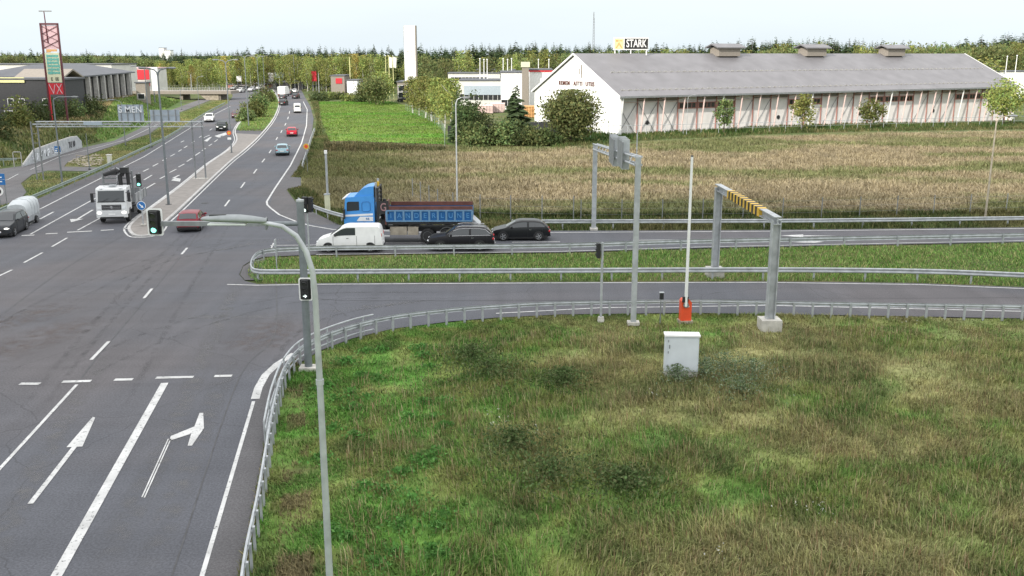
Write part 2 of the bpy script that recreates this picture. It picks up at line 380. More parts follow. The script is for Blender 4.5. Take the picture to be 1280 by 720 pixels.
Z_BRIGHT = pts([(398, 127), (485, 126), (520, 135), (556, 160), (560, 181), (440, 176), (412, 178), (402, 150)])
Z_STRIP = pts([(690, 165), (820, 152), (1300, 146), (1300, 153), (1000, 164), (800, 174), (690, 184)])
Z_HEDGE = pts([(405, 176), (440, 176), (560, 180), (560, 190), (470, 190), (405, 192)])
Z_LAWN = pts([(118, 158), (145, 128), (222, 114), (232, 124), (205, 143), (172, 156), (140, 162)], 2.0)
Z_TRACK = pts([(352, 600), (362, 480), (378, 480), (388, 600), (395, 760), (345, 760)])
def zones(x, y):
    n1 = fbm(x, y, .05, 3); n2 = fbm(x+50, y+9, .22, 4); n3 = fbm(x+5, y+90, 1.1, 3)
    c = np.stack([.075+0*x, .10+0*x, .032+0*x], -1)
    def mixto(c, col, a): return c*(1-a[..., None])+np.array(col)*a[..., None]
    # generic verge: patches of olive and straw
    c = mixto(c, (.15, .135, .06), smooth(.45, .7, n2)*.7)
    # near meadow
    near = y < 52
    g = mixto(c*0+np.array((.095, .185, .038)), (.17, .205, .06), smooth(.35, .65, n3))
    u = 640+F*x/np.maximum(y*math.cos(PITCH)+CAM_H*math.sin(PITCH), 1)
    brown = np.clip(smooth(.40, .70, n2*.75+n1*.25+.10*smooth(640, 1100, u)-.16*(1-smooth(460, 720, u)))*1.0, 0, 1)
    g = mixto(g, (.275, .235, .12), brown*.66)*1.1
    dark = smooth(.60, .72, fbm(x+200, y+77, .35, 3)); g = mixto(g, (.075, .115, .035), dark*.55)
    g = mixto(g, (.085, .215, .035), smooth(.58, .72, fbm(x-40, y+7, .5, 2))*(1-smooth(520, 640, u))*.8)
    c = np.where(near[..., None], g, c)
    tr = inpoly(x, y, Z_TRACK); c = np.where(tr[..., None], mixto(g, (.19, .135, .085), smooth(.35, .55, n3)*.7), c)
    dry = inpoly(x, y, Z_DRY)
    d = mixto(c*0+np.array((.31, .26, .17)), (.17, .185, .08), smooth(.44, .64, fbm(x*.5+3, y*1.6, .11, 4)))
    px = smooth(-36, -8, x-(-.0)*y); d = mixto(d, (.14, .15, .055), (1-smooth(-24, 2, x+5*(n2-.5)*4))*.7)
    d = mixto(d, (.16, .21, .06), (1-smooth(79, 84, y+6*(n3-.5)))*.7)
    c = np.where(dry[..., None], d, c)
    br = inpoly(x, y, Z_BRIGHT); b = mixto(c*0+np.array((.085, .20, .022)), (.12, .19, .035), smooth(.4, .6, fbm(x*.2, y, .12, 3)))
    c = np.where(br[..., None], b, c)
    st = inpoly(x, y, Z_STRIP); c = np.where(st[..., None], mixto(c*0+np.array((.05, .095, .022)), (.10, .12, .04), smooth(.4, .6, n2)), c)
    hd = inpoly(x, y, Z_HEDGE); c = np.where(hd[..., None], mixto(c*0+np.array((.05, .06, .02)), (.10, .085, .04), smooth(.4, .6, n3)), c)
    # left bank
    bank = (terr(x, y) > .05) & (x < -40)
    top = terr(x, y) > 2.2
    c = np.where(bank[..., None], mixto(c*0+np.array((.055, .075, .022)), (.09, .095, .032), smooth(.4, .6, n2)), c)
    c = np.where((bank & top)[..., None], mixto(c*0+np.array((.17, .14, .07)), (.08, .09, .03), smooth(.45, .6, n2)), c)
    ln = inpoly(x, y, Z_LAWN); c = np.where(ln[..., None], c*0+np.array((.095, .15, .04)), c)
    c = c*(.55+.9*np.where(y < 120, fbm(x+3, y+1, 1.7, 4), fbm(x, y, .5, 3)))[..., None]
    return c
def set_col(me, cols, domain='POINT'):
    a = me.color_attributes.new('col', 'FLOAT_COLOR', domain)
    a.data.foreach_set('color', np.concatenate([cols, np.ones((len(cols), 1))], 1).astype(np.float32).ravel())

# ------------------------------------------------------------------ ground
def axis(segs):
    o = []
    for a, b, s in segs: o += list(np.arange(a, b, s))
    return np.array(o+[segs[-1][1]])
xs = axis([(-6000, -600, 600), (-600, -120, 15), (-120, 90, 1.0), (90, 240, 3), (240, 900, 30), (900, 6000, 600)])
ys = axis([(-300, 0, 30), (0, 60, .8), (60, 180, 1.2), (180, 320, 3), (320, 1000, 20), (1000, 9000, 800)])
X, Y = np.meshgrid(xs, ys); nx = len(xs); ny = len(ys)
Zg = terr(X, Y)-.06
RD = inpoly(X, Y, ROAD)
Zg = Zg+(fbm(X, Y, .35, 3)-.5)*.22*(~RD)*(Y < 170)*(Y > 5)
Zg = np.where(inpoly(X, Y, SIDE) | (Y > 320), np.minimum(Zg, -.06), Zg)
from numpy import roll
Zg = np.where(RD | roll(RD, 1, 0) | roll(RD, -1, 0) | roll(RD, 1, 1) | roll(RD, -1, 1), -.06, Zg)
V = np.stack([X.ravel(), Y.ravel(), Zg.ravel()], -1)
I = np.arange(nx*ny).reshape(ny, nx); Fc = np.stack([I[:-1, :-1], I[:-1, 1:], I[1:, 1:], I[1:, :-1]], -1).reshape(-1, 4)
me = bpy.data.meshes.new('ground'); me.vertices.add(len(V)); me.vertices.foreach_set('co', V.ravel())
me.loops.add(len(Fc)*4); me.loops.foreach_set('vertex_index', Fc.ravel()); me.polygons.add(len(Fc))
me.polygons.foreach_set('loop_start', np.arange(0, len(Fc)*4, 4)); me.update(); me.shade_smooth()
set_col(me, zones(V[:, 0], V[:, 1]))
me.materials.append(vcol_mat('meadow_soil', .95, .35, 3.5))
g = bpy.data.objects.new('ground', me); C.objects.link(g); kind(g, 'structure')

# ------------------------------------------------------------------ roads
MB().flat(ROAD).build('road', M['asphalt'])['kind'] = 'structure'
MB().flat([p+Vector((0, 0, -.012)) for p in SIDE]).build('side_road', M['path'])['kind'] = 'structure'
sh = MB()
def sheet(px, z): return [G(u, v, z) for u, v in px]
sh.flat(sheet([(337, 259.5), (343, 238), (362, 209), (377, 180), (383, 160), (384.5, 140), (387, 140), (390, 165), (382.5, 190), (374, 210), (363, 221), (375, 222.5), (375, 231.5), (358, 237), (369, 253), (384, 261.5), (399, 269), (423, 280), (400, 281), (370, 276), (349, 268)], .006))
sh.flat(sheet([(300, 343), (304, 333), (316, 326), (330, 322.5), (328, 350), (306, 350)], .006))
sh.flat(sheet([(253, 722), (320, 498), (333, 470), (368, 442), (385, 440), (370, 455), (353, 478), (346, 500), (338, 540), (330, 590), (320, 650), (307, 720)], .006))
kind(sh.build('hard_shoulder', M['shoulder']), 'structure')
mk = MB(); zm = .016
def rib(px, wd, z=zm): mk.ribbon(pts(px), wd, z)
rib([(-60, 655), (0, 586), (96, 481)], .13); rib([(20, 802), (72, 718), (206, 479)], .30)
rib([(225, 820), (252, 722), (317, 502)], .13); rib([(319, 499), (323, 485), (332, 469), (347, 455), (368, 442)], .34)
for a, b in [((25, 480), (50, 480)), ((78, 477.5), (114, 476.5)), ((143, 475), (166, 474.5)), ((195, 472.5), (242, 471.5)), ((268, 470.5), (290, 470))]: rib([a, b], .28)
for a, b in [((114, 450), (136, 427)), ((180, 373), (190, 361)), ((227, 318), (234, 310)), ((281, 258), (287, 250)), ((301, 235), (306, 228)), ((317, 217), (321, 211.5)), ((327.5, 203), (331, 198.5)), ((336.5, 191.5), (339, 187.5)), ((345, 175), (347, 171.5)), ((351, 166), (352.5, 163)), ((356, 157), (357.5, 154)), ((359.5, 149), (360.5, 146)), ((361.5, 142), (362, 139)),
             ((-40, 366), (-18, 355)), ((-3, 346), (15, 337.5)), ((30, 328.5), (53, 316)), ((65, 308.5), (84, 297.5))]: rib([a, b], .16)
for a, b in [((-5, 297), (10, 296)), ((27, 294.7), (43, 294)), ((57, 292.5), (72, 291.8)), ((84, 290.5), (115, 289)), ((126, 288.2), (142, 287.3)), ((154, 286), (166, 285))]: rib([a, b], .32)
mk.flat(pts([(83, 559), (116, 521), (119, 522), (103, 558)], zm)); rib([(38, 630), (93, 559)], .17)
mk.flat(pts([(211.5, 551), (213.5, 545), (243, 533), (249.5, 516), (254, 516), (255, 535), (240, 557), (234.5, 557), (239, 542)], zm)); rib([(177.5, 622), (210.5, 549)], .045); rib([(180.5, 622.5), (213.5, 549)], .045)
rib([(-300, 400), (-100, 325), (0, 282), (52, 260.5), (118, 227), (180, 196), (255, 149.5), (288, 133)], .15)
rib([(38, 293), (112, 252), (140, 237)], .15); rib([(97, 288), (121, 275), (150, 259)], .15)
for a, b in [((50, 274), (67, 265)), ((30, 284), (45, 276)), ((178.7, 238), (194, 229)), ((165, 223), (172, 219)), ((179, 214.5), (186, 211)), ((191, 208), (197.5, 204.5)), ((203, 201), (208, 198)), ((213, 195.5), (218.5, 192.5)), ((223, 189.5), (227, 187)), ((230, 185), (234, 182.5)), ((240, 178.5), (243, 176.5)), ((249, 172), (252, 170)), ((180, 225), (190, 219)),
             ((200, 223.5), (207.5, 219.5)), ((212, 215.8), (220.5, 211.5)), ((223, 209), (230.5, 205)), ((233.6, 202), (240, 198)), ((244, 194.5), (250, 190.5)), ((252.5, 188.5), (257, 185.5)), ((261, 182.5), (265, 180)), ((268, 177.5), (272, 174.5)), ((275, 172), (278, 169.5)),
             ((226, 178), (230, 176)), ((262, 163), (265, 161)), ((270, 156.5), (273, 154))]: rib([a, b], .18)
for (a, b, hd) in [((116, 262.5), (97, 274), .9), ((255, 172), (262, 169), .7)]:
    rib([a, b], .2)
def arrow(px0, px1, hw=.55, hl=1.6):
    a = G(*px0); b = G(*px1); d = (b-a).normalized(); s = Vector((-d.y, d.x, 0))
    mk.flat([Vector((q.x, q.y, zm+.003)) for q in (b, b-d*hl+s*hw, b-d*hl-s*hw)])
arrow((116, 262.5), (89, 278)); mk.flat(pts([(214, 225.5), (219, 222), (226, 223.5), (225, 227)], zm))
rib([(216, 223), (224, 219)], .25)
mk.flat(pts([(268, 170), (282, 165.5), (284, 168), (274, 172)], zm)); mk.flat(pts([(255, 176), (262, 171.5), (265, 171), (259, 177)], zm))
rib([(379, 127), (384, 137), (383, 157.5), (377, 179), (363, 207), (344, 235), (333.5, 252), (334, 256), (338, 260), (349, 268.5), (370, 277), (387, 282), (416, 287), (520, 290.5), (690, 290.8), (960, 289.2), (1280, 285.8), (1600, 283.5)], .18)
rib([(338, 313), (342, 304)], .1); rib([(338, 307), (390, 306.5), (400, 306)], .14)
for a, b in [((470, 304), (620, 303)), ((640, 303), (700, 302.5)), ((796, 300.5), (850, 300)), ((864, 299.6), (885, 299.4))]: rib([a, b], .16)
mk.flat(pts([(975, 294.4), (1004, 293), (1004, 294.2), (1046, 294.6), (1004, 295.4), (1004, 296.6)], zm)); mk.flat(pts([(990, 302.8), (1018, 301.2), (1030, 302.2), (1018, 303.4)], zm))
rib([(395, 318.5), (700, 314.5), (880, 308.8), (1280, 301)], .14)
rib([(284, 355.8), (322, 356.8), (400, 355.6), (700, 353.8), (960, 353.2), (1150, 356), (1280, 361), (1600, 370)], .15)
rib([(620, 392), (750, 385), (960, 382), (1280, 389.5), (1600, 394)], .13)
rib([(38, 212), (76, 195.5), (114, 186.5), (158, 174.5), (198, 155)], .12); rib([(-20, 232), (10, 224.5), (23, 217.5)], .12)
jn = MB()
for l in ([(95, 482), (127, 440), (190, 365), (258, 280)], [(345, 352), (343, 420), (300, 470), (215, 720)], [(0, 395), (90, 330), (160, 292)], [(400, 354), (390, 372), (560, 376), (1280, 372)]): jn.ribbon(catmull(pts(l), 5), .05, .008)
def wear_mat(name, rgb, amt):
    m = bpy.data.materials.new(name); m.use_nodes = True; n = m.node_tree; b = n.nodes['Principled BSDF']; b.inputs['Base Color'].default_value = (*rgb, 1); b.inputs['Roughness'].default_value = .7
    ge = n.nodes.new('ShaderNodeNewGeometry'); at = n.nodes.new('ShaderNodeAttribute'); at.attribute_name = 'col'
    q = n.nodes.new('ShaderNodeTexNoise'); q.inputs['Scale'].default_value = 1.6; q.inputs['Detail'].default_value = 6; r = n.nodes.new('ShaderNodeMapRange'); r.inputs[1].default_value = .4; r.inputs[2].default_value = .7; r.inputs[4].default_value = amt
    mu = n.nodes.new('ShaderNodeMath'); mu.operation = 'MULTIPLY'; t = n.nodes.new('ShaderNodeBsdfTransparent'); s = n.nodes.new('ShaderNodeMixShader'); L = n.links.new
    L(ge.outputs['Position'], q.inputs[0]); L(q.outputs[0], r.inputs[0]); L(r.outputs[0], mu.inputs[0]); L(at.outputs['Fac'], mu.inputs[1]); L(mu.outputs[0], s.inputs[0]); L(t.outputs[0], s.inputs[1]); L(b.outputs[0], s.inputs[2]); L(s.outputs[0], n.nodes['Material Output'].inputs[0]); return m
def wear(name, paths, wd, m, z):
    vs = []; fs = []; cs = []
    for path in paths:
        P = catmull(pts(path), 6); N_ = 6; rows = [offset2(P, wd/2*(1-2*k/N_)) [0] for k in range(N_+1)]; o = len(vs)
        for i in range(len(P)):
            fe = min(1, i/3, (len(P)-1-i)/3)
            for k in range(N_+1): p = rows[k][i]; vs.append((p.x, p.y, z)); cs.append([fe*math.sin(math.pi*k/N_)]*3)
        fs += [(o+i*(N_+1)+k, o+i*(N_+1)+k+1, o+(i+1)*(N_+1)+k+1, o+(i+1)*(N_+1)+k) for i in range(len(P)-1) for k in range(N_)]
    me = bpy.data.meshes.new(name); me.from_pydata(vs, [], fs); set_col(me, np.array(cs)); me.materials.append(m); o = bpy.data.objects.new(name, me); C.objects.link(o); kind(o, 'structure')
wear('tyre_marks', [[(560, 366), (420, 366), (330, 376), (200, 410), (60, 470)], [(560, 372), (420, 374), (340, 384), (220, 420), (90, 480)], [(420, 296), (300, 302), (200, 320), (60, 372), (-40, 430)], [(420, 301), (300, 309), (200, 330), (70, 386)], [(300, 700), (330, 480), (400, 400), (560, 372)], [(20, 520), (120, 400), (200, 320), (262, 262)], [(45, 520), (140, 400), (215, 320), (274, 262)], [(150, 520), (215, 400), (262, 320), (300, 262)]], .35, wear_mat('tyre_rubber_film', (.06, .06, .063), .32), .004)
wear('worn_wheel_paths', [[(200, 395), (330, 396), (420, 388), (540, 375)], [(400, 300), (330, 302), (250, 318)], [(120, 720), (205, 560), (262, 430), (300, 350)], [(180, 720), (245, 560), (290, 440)], [(-20, 720), (60, 560), (135, 440)]], 1.0, wear_mat('polished_asphalt', (.16, .155, .155), .5), .006)
wear('red_chippings', [[(-60, 420), (20, 400), (90, 380)], [(-60, 460), (30, 430), (120, 395)], [(350, 398), (330, 420), (300, 440)]], 3.6, wear_mat('reddish_aggregate', (.118, .094, .09), .7), .0025)
kind(jn.build('asphalt_joint', mat('bitumen_joint', (.045, .045, .05), .6, var=.4, vs=2), ang=0), 'structure')
kind(mk.build('road_markings', M['paint'], ang=0), 'structure')
# faint tyre-polished streaks are in the asphalt material; manhole covers
for i, (u, v) in enumerate([(256, 254), (251, 171)]):
    p = G(u, v); o = MB().cyl((p.x, p.y, .002), (p.x, p.y, .014), .35, n=20).build('manhole_cover', M['dark_steel'])
    tag(o, ['dark round manhole cover in the road beside the paved median', 'small manhole cover in the far left lanes near the orange sign'][i], 'manhole')
# median: kerb, paving and far green part
kb = MB(); kb.sweep(catmull(MEDIAN+[MEDIAN[0]], 3)[:-1], [(-.14, -.05), (-.14, .13), (.10, .13), (.10, -.05)], closed=True)
kind(kb.build('median_kerb', M['kerb']), 'structure')
MS = catmull(MEDIAN+[MEDIAN[0]], 3)[:-1]
cut = G(300, 165.5).y
pav = [Vector((p.x, p.y, .11)) for p in MS if p.y <= cut+1]; grn = [Vector((p.x, p.y, .12)) for p in MS if p.y > cut-1]
MB().flat(pav).build('median_paving', M['paving'])['kind'] = 'structure'
ob = MB().flat(grn).build('median_verge', mat('verge_grass', (.085, .15, .03), .95, var=.35, vs=.8, bump=.6)); kind(ob, 'structure')
ol = MB(); L1, R1 = offset2([Vector((p.x, p.y, zm)) for p in MS], .34)
ctr = sum(MS, Vector())/len(MS)
Lx = L1 if sum((a-ctr).length for a in L1) > sum((a-ctr).length for a in R1) else R1
Lx = [p for p in Lx]; Lx.append(Lx[0])
ol.ribbon(Lx, .15, zm); kind(ol.build('median_edge_line', M['paint'], ang=0), 'structure')

# ------------------------------------------------------------------ grass
def blades(name, poly_px, n, hmin, hmax, wd, label_ok=True, excl=(), lean=.6, seed=1, patch=.0, z_add=0., tufts=1, bright=1.0, power=1.0, cols=None, zz=None, world=False):
    rs = np.random.RandomState(seed); P = poly_px if world else pts(poly_px)
    x0 = min(p.x for p in P); x1 = max(p.x for p in P); y0 = min(p.y for p in P); y1 = max(p.y for p in P)
    gx = []; gy = []; tot = 0
    while tot < n:
        a = rs.uniform(x0, x1, n); b = y0+(y1-y0)*rs.uniform(0, 1, n)**power
        k = inpoly(a, b, P)
        k &= np.abs(a) < (b*.56+4)
        for e in excl: k &= ~inpoly(a, b, e)
        if patch: k &= rs.rand(n) < np.clip(smooth(.30, .62, fbm(a+3, b-8, .5, 3))+.25, 0, 1)
        gx.append(a[k]); gy.append(b[k]); tot += k.sum()
        if k.sum() < n*.002: break
    x = np.concatenate(gx)[:n]; y = np.concatenate(gy)[:n]; n = len(x)
    c = zones(x, y) if cols is None else np.array(cols)[rs.randint(0, len(cols), n)]
    hf = .6+.8*fbm(x+9, y+4, .4, 3)+.5*smooth(.55, .75, fbm(x+71, y+13, .25, 3))
    h = rs.uniform(hmin, hmax, n)*hf
    az = rs.uniform(0, 2*np.pi, n)+.0; wind = fbm(x, y, .5, 2)*8; dirx = np.cos(az)*.8+np.cos(wind)*.35; diry = np.sin(az)*.8+np.sin(wind)*.35
    ln = lean*h*rs.uniform(.3, 1.2, n)
    wx = -np.sin(az); wy = np.cos(az); W = wd*rs.uniform(.6, 1.3, n)
    z = (terr(x, y) if zz is None else np.full(n, zz))-.06+z_add
    v = np.zeros((n, 5, 3))
    v[:, 0] = np.stack([x-wx*W/2, y-wy*W/2, z], -1); v[:, 1] = np.stack([x+wx*W/2, y+wy*W/2, z], -1)
    mx_ = x+dirx*ln*.35; my_ = y+diry*ln*.35; mz = z+h*.6
    v[:, 2] = np.stack([mx_+wx*W*.4, my_+wy*W*.4, mz], -1); v[:, 3] = np.stack([mx_-wx*W*.4, my_-wy*W*.4, mz], -1)
    v[:, 4] = np.stack([x+dirx*ln, y+diry*ln, z+h*(1-.25*lean)], -1)
    base = np.arange(n)[:, None]*5
    li = np.concatenate([base+np.array([0, 1, 2, 3]), base+np.array([3, 2, 4])], 1).ravel()
    me = bpy.data.meshes.new(name); me.vertices.add(n*5); me.vertices.foreach_set('co', v.ravel())
    me.loops.add(len(li)); me.loops.foreach_set('vertex_index', li); me.polygons.add(2*n)
    st = np.stack([np.arange(n)*7, np.arange(n)*7+4], 1).ravel(); me.polygons.foreach_set('loop_start', st); me.update()
    j = (rs.uniform(.5, 1.65, (n, 1)) if hmax < .7 else rs.uniform(.72, 1.3, (n, 1)))*bright; straw = (rs.rand(n, 1) < .16)
    c = c*j; c = np.where(straw, c*.4+np.array([.20, .165, .085])*j*.75, c)
    set_col(me, np.repeat(c, 5, axis=0)); me.materials.append(M['blade'])
    o = bpy.data.objects.new(name, me); C.objects.link(o); kind(o, 'stuff'); return o
M['blade'] = vcol_mat('grass_blade', .75, .1, 1.0, .2)
NEAR = [(303, 760), (309, 720), (322, 650), (332, 590), (340, 540), (348, 500), (355, 479), (373, 456), (401, 439), (441, 424), (491, 412), (561, 403), (621, 398), (701, 393.5), (860, 391.5), (960, 393), (1060, 395), (1280, 399), (1420, 402), (1420, 760)]
blades('meadow_grass', NEAR, 380000, .06, .19, .028, seed=1, patch=1, lean=.9, power=1.15)
blades('tall_meadow_grass', [(520, 760), (560, 640), (540, 480), (640, 430), (800, 420), (1280, 430), (1420, 440), (1420, 760)], 70000, .2, .36, .024, seed=2, patch=1, lean=.75, power=1.1, bright=1.05)
blades('island_grass', [(312, 347), (309, 340), (318, 329), (340, 323), (700, 317.5), (880, 312), (1280, 304.5), (1400, 302), (1400, 360), (1280, 357), (1060, 350.5), (700, 350.5), (322, 353)], 60000, .12, .3, .035, seed=3, lean=.8, bright=2.0, cols=[(.07, .135, .03), (.09, .145, .035), (.12, .14, .05), (.06, .13, .025)])
blades('verge_grass', [(420, 281), (700, 288), (960, 286.6), (1400, 282.5), (1400, 262), (690, 268), (470, 262), (440, 240), (420, 200), (410, 170), (394, 165), (384, 192), (366, 221), (378, 222), (378, 233), (360, 237), (372, 252), (386, 261), (402, 269)], 75000, .15, .45, .05, seed=4)
blades('dry_field_grass', [(400, 181), (440, 179), (560, 185), (700, 186), (900, 174), (1290, 160), (1400, 158), (1400, 268), (690, 272), (500, 268), (430, 256), (398, 230)], 230000, .3, .75, .07, seed=5, lean=.9, excl=[ROAD], power=1.6)
blades('green_strip_grass', [(690, 170), (820, 156), (1300, 149), (1300, 156), (1000, 166), (800, 176), (690, 186)], 22000, .3, .7, .12, seed=6)
blades('hay_field_grass', [(398, 127), (485, 126), (520, 135), (556, 160), (560, 181), (440, 178), (405, 180), (402, 150)], 30000, .1, .22, .12, seed=8)
blades('roadside_grass', [(385, 118), (398, 127), (404, 176), (393, 190), (396, 150), (391, 133)], 12000, .2, .5, .1, seed=9, excl=[ROAD])
blades('left_verge_grass', [(-20, 266), (-20, 258), (24, 252), (36, 241), (28, 230), (42, 220), (60, 215), (120, 216), (128, 207), (82, 206), (90, 201), (126, 189), (189, 168), (226, 142), (268, 127), (288, 124), (284, 128), (254, 143), (211, 170), (179, 188), (127, 212), (77, 234), (43, 249), (0, 267)], 40000, .08, .25, .06, seed=10, bright=1.9, excl=[ROAD, SIDE])
bk = [Vector((a, b, 0)) for a, b in zip(fx_[1:-1], fy_[1:-1])]+[Vector((a-32, b, 0)) for a, b in zip(fx_[1:-1], fy_[1:-1])][::-1]
blades('bank_grass', bk, 60000, .2, .55, .12, seed=11, world=True, bright=1.45, excl=[SIDE])
blades('median_grass', [(299, 164.5), (305, 148), (313, 138), (333, 116), (343, 116), (347.5, 129), (342, 147), (328, 164.5)], 16000, .1, .3, .08, seed=12, zz=.16, bright=1.4, cols=[(.08, .16, .03), (.11, .17, .035), (.14, .15, .05)])

blades('seed_stalks', [(420, 760), (440, 480), (560, 425), (800, 405), (1280, 410), (1420, 415), (1420, 760)], 16000, .28, .5, .020, seed=31, patch=1, lean=.35, power=1.1, cols=[(.36, .30, .18), (.30, .24, .13), (.26, .17, .10), (.33, .31, .17)])
blades('kerbside_weeds', [(303, 760), (309, 712), (322, 642), (332, 582), (340, 532), (348, 494), (356, 474), (372, 456), (371, 450), (352, 470), (343, 494), (335, 532), (326, 582), (315, 642), (301, 712), (295, 760)], 5200, .04, .22, .03, seed=41, patch=1, z_add=.05, cols=[(.10, .15, .04), (.16, .15, .07), (.20, .17, .10)])
# weeds and wild flowers in the meadow
def weed_patch(name, spots, n, seed, cols, size, hh):
    rs = np.random.RandomState(seed); vs = []; cs = []
    for (u, v, r) in spots:
        p = G(u, v)
        for _ in range(n):
            a = rs.rand()*6.28; q = r*min(2.2, abs(rs.normal())*.75); h = rs.uniform(.05, hh)*(1-.35*q/r)
            c = np.array([p.x+q*math.cos(a), p.y+q*math.sin(a), h]); t = rs.normal(size=3); t /= np.linalg.norm(t); b = np.cross(t, rs.normal(size=3)); b /= np.linalg.norm(b)
            s = size*rs.uniform(.6, 1.4); vs += [c-t*s, c-b*s*.5, c+t*s, c+b*s*.5]; cs += [np.array(cols[rs.randint(len(cols))])*rs.uniform(.7, 1.4)]*4
    vs = np.array(vs); me = bpy.data.meshes.new(name); me.from_pydata(vs.tolist(), [], [(4*i, 4*i+1, 4*i+2, 4*i+3) for i in range(len(vs)//4)])
    set_col(me, np.array(cs)); me.materials.append(M['blade']); o = bpy.data.objects.new(name, me); C.objects.link(o); kind(o, 'stuff')
GW = [(.06, .12, .03), (.045, .085, .025), (.08, .15, .035)]
weed_patch('leafy_weeds', [(610, 470, 2.2), (690, 600, 2.0), (640, 560, 1.3), (590, 450, 1.3), (705, 480, 1.0), (780, 610, 1.0)], 1500, 21, [(.07, .11, .035), (.085, .14, .045), (.12, .14, .06), (.06, .09, .03)], .06, .75)
rsx = np.random.RandomState(5)
weed_patch('broadleaf_weeds', [(rsx.uniform(400, 560), rsx.uniform(430, 710), rsx.uniform(.25, .6)) for _ in range(46)], 130, 22, [(.075, .20, .04), (.10, .22, .055)], .065, .25)
weed_patch('thistle_weeds', [(905, 462, 1.4), (880, 468, .8), (940, 470, 1.2), (925, 490, 1.0), (846, 476, .6)], 900, 23, [(.13, .18, .10), (.20, .24, .16), (.10, .15, .06)], .045, .8)
weed_patch('white_wild_flowers', [(612, 520, .8), (615, 540, .5), (905, 455, 1.5), (1000, 645, .8), (1025, 640, .5), (1120, 405, 2), (670, 545, .3), (820, 500, .7), (900, 700, .6)], 16, 24, [(.5, .5, .45)], .035, .5)

# ------------------------------------------------------------------ unseen mesh of cloudy puffs, added behind the camera to shade the crossing
def shade_cloud():
    b = MB(); rs = random.Random(4); alt = 420.0; k = alt/math.tan(SUN_EL)
    off = SUN_DIR*k
    shade = [(-30, 30), (-60, 60), (0, 46), (40, 36), (70, 42), (-90, 100), (-45, 92), (12, 46), (-110, 140), (-70, 135), (90, 30), (-150, 120), (-120, 60), (60, 10), (0, 0), (120, 38), (-60, 0), (-32, 66), (-160, 170), (110, 20), (150, 36), (-200, 130)]
    for x, y in shade:
        for _ in range(5):
            r = rs.uniform(14, 24); b.sphere((x+off.x+rs.uniform(-14, 14), y+off.y+rs.uniform(-14, 14), alt+rs.uniform(0, 8)), (r*1.2, r*1.2, r*.35), 14, 8)
    o = b.build('shade_cloud', mat('shade_cloud_white', (.9, .9, .92), 1, var=.03)); kind(o, 'stuff')
shade_cloud()
# ================================================================== TREES
def crown(kind_, h, r, n, leaf, seed):
    rs = np.random.RandomState(seed); nc = max(10, n//28)
    if kind_ == 'round': cc = rs.normal(size=(nc, 3)); cc /= np.linalg.norm(cc, axis=1)[:, None]; cc *= rs.uniform(.45, 1, (nc, 1)); cc = cc*np.array([r, r, h*.42])+np.array([0, 0, h*.56]); sp = r*.22
    elif kind_ == 'birch':
        z = rs.uniform(.22, 1, nc)**.9; rr = r*np.sin(np.pi*np.clip((z-.12)/.9, 0, 1))**.7*rs.uniform(.2, 1, nc); a = rs.uniform(0, 6.28, nc)
        cc = np.stack([rr*np.cos(a), rr*np.sin(a), z*h*.97], -1); sp = r*.26
    elif kind_ == 'bush': cc = rs.normal(size=(nc, 3)); cc /= np.linalg.norm(cc, axis=1)[:, None]; cc[:, 2] = np.abs(cc[:, 2]); cc *= rs.uniform(.3, 1, (nc, 1)); cc = cc*np.array([r, r, h*.9])+np.array([0, 0, h*.05]); sp = r*.22
    w_ = rs.uniform(.5, 1.6, nc); idx = rs.choice(nc, n, p=w_/w_.sum())
    tone = rs.uniform(.75, 1.3, nc)[idx]
    c = cc[idx]+rs.normal(size=(n, 3))*sp*np.array([1, 1, .8 if kind_ != 'birch' else 1.3]); c[:, 2] = np.clip(c[:, 2], .05*h, h)
    t = rs.normal(size=(n, 3)); t /= np.linalg.norm(t, axis=1)[:, None]; b = np.cross(t, rs.normal(size=(n, 3))); b /= np.linalg.norm(b, axis=1)[:, None]
    s = (leaf*rs.uniform(.6, 1.4, n))[:, None]
    v = np.stack([c-t*s, c-b*s*.55, c+t*s, c+b*s*.55], 1).reshape(-1, 3)
    me = bpy.data.meshes.new('crown'); me.from_pydata(v.tolist(), [], np.arange(4*n).reshape(-1, 4).tolist())
    col = (tone*rs.uniform(.75, 1.3, n))[:, None]*np.ones((1, 3)); col[:, 0] *= rs.uniform(.85, 1.25, n); set_col(me, np.repeat(col, 4, 0)); return me
def spruce_crown(h, r, layers, per, seed, pine=False):
    rs = np.random.RandomState(seed); vs = []; col = []
    for i in range(layers):
        f = i/(layers-1); z = h*(.10+.89*f) if not pine else h*(.42+.57*f)
        rr = r*(1-f)**.85+.05*r if not pine else r*.75*math.sin(math.pi*(.15+.8*f))
        for k in range(max(4, int(per*(1-.55*f)))):
            a = rs.uniform(0, 6.28); L = rr*rs.uniform(.7, 1.15); wd = L*.28+.03*r; d = np.array([math.cos(a), math.sin(a), 0]); s_ = np.array([-d[1], d[0], 0]); zz = z+rs.uniform(-.5, .5)*h/layers
            dr = L*rs.uniform(.25, .55); p0 = np.array([0, 0, zz]); p1 = p0+d*L*.55+np.array([0, 0, -dr*.35]); p2 = p0+d*L+np.array([0, 0, -dr*.75])
            for g in (-1, 1):
                vs += [p0, p1+s_*wd*g+np.array([0, 0, -dr*.25]), p2, p1]
                t_ = rs.uniform(.65, 1.35); col += [[t_, t_, t_]]*4
            vs += [p0+d*L*.1, p1+np.array([0, 0, -L*.30]), p2+np.array([0, 0, -L*.1]), p1]; t_ = rs.uniform(.6, 1.1); col += [[t_]*3]*4
    me = bpy.data.meshes.new('crown'); vs = np.array(vs); me.from_pydata(vs.tolist(), [], np.arange(len(vs)).reshape(-1, 4).tolist()); set_col(me, np.array(col)); return me
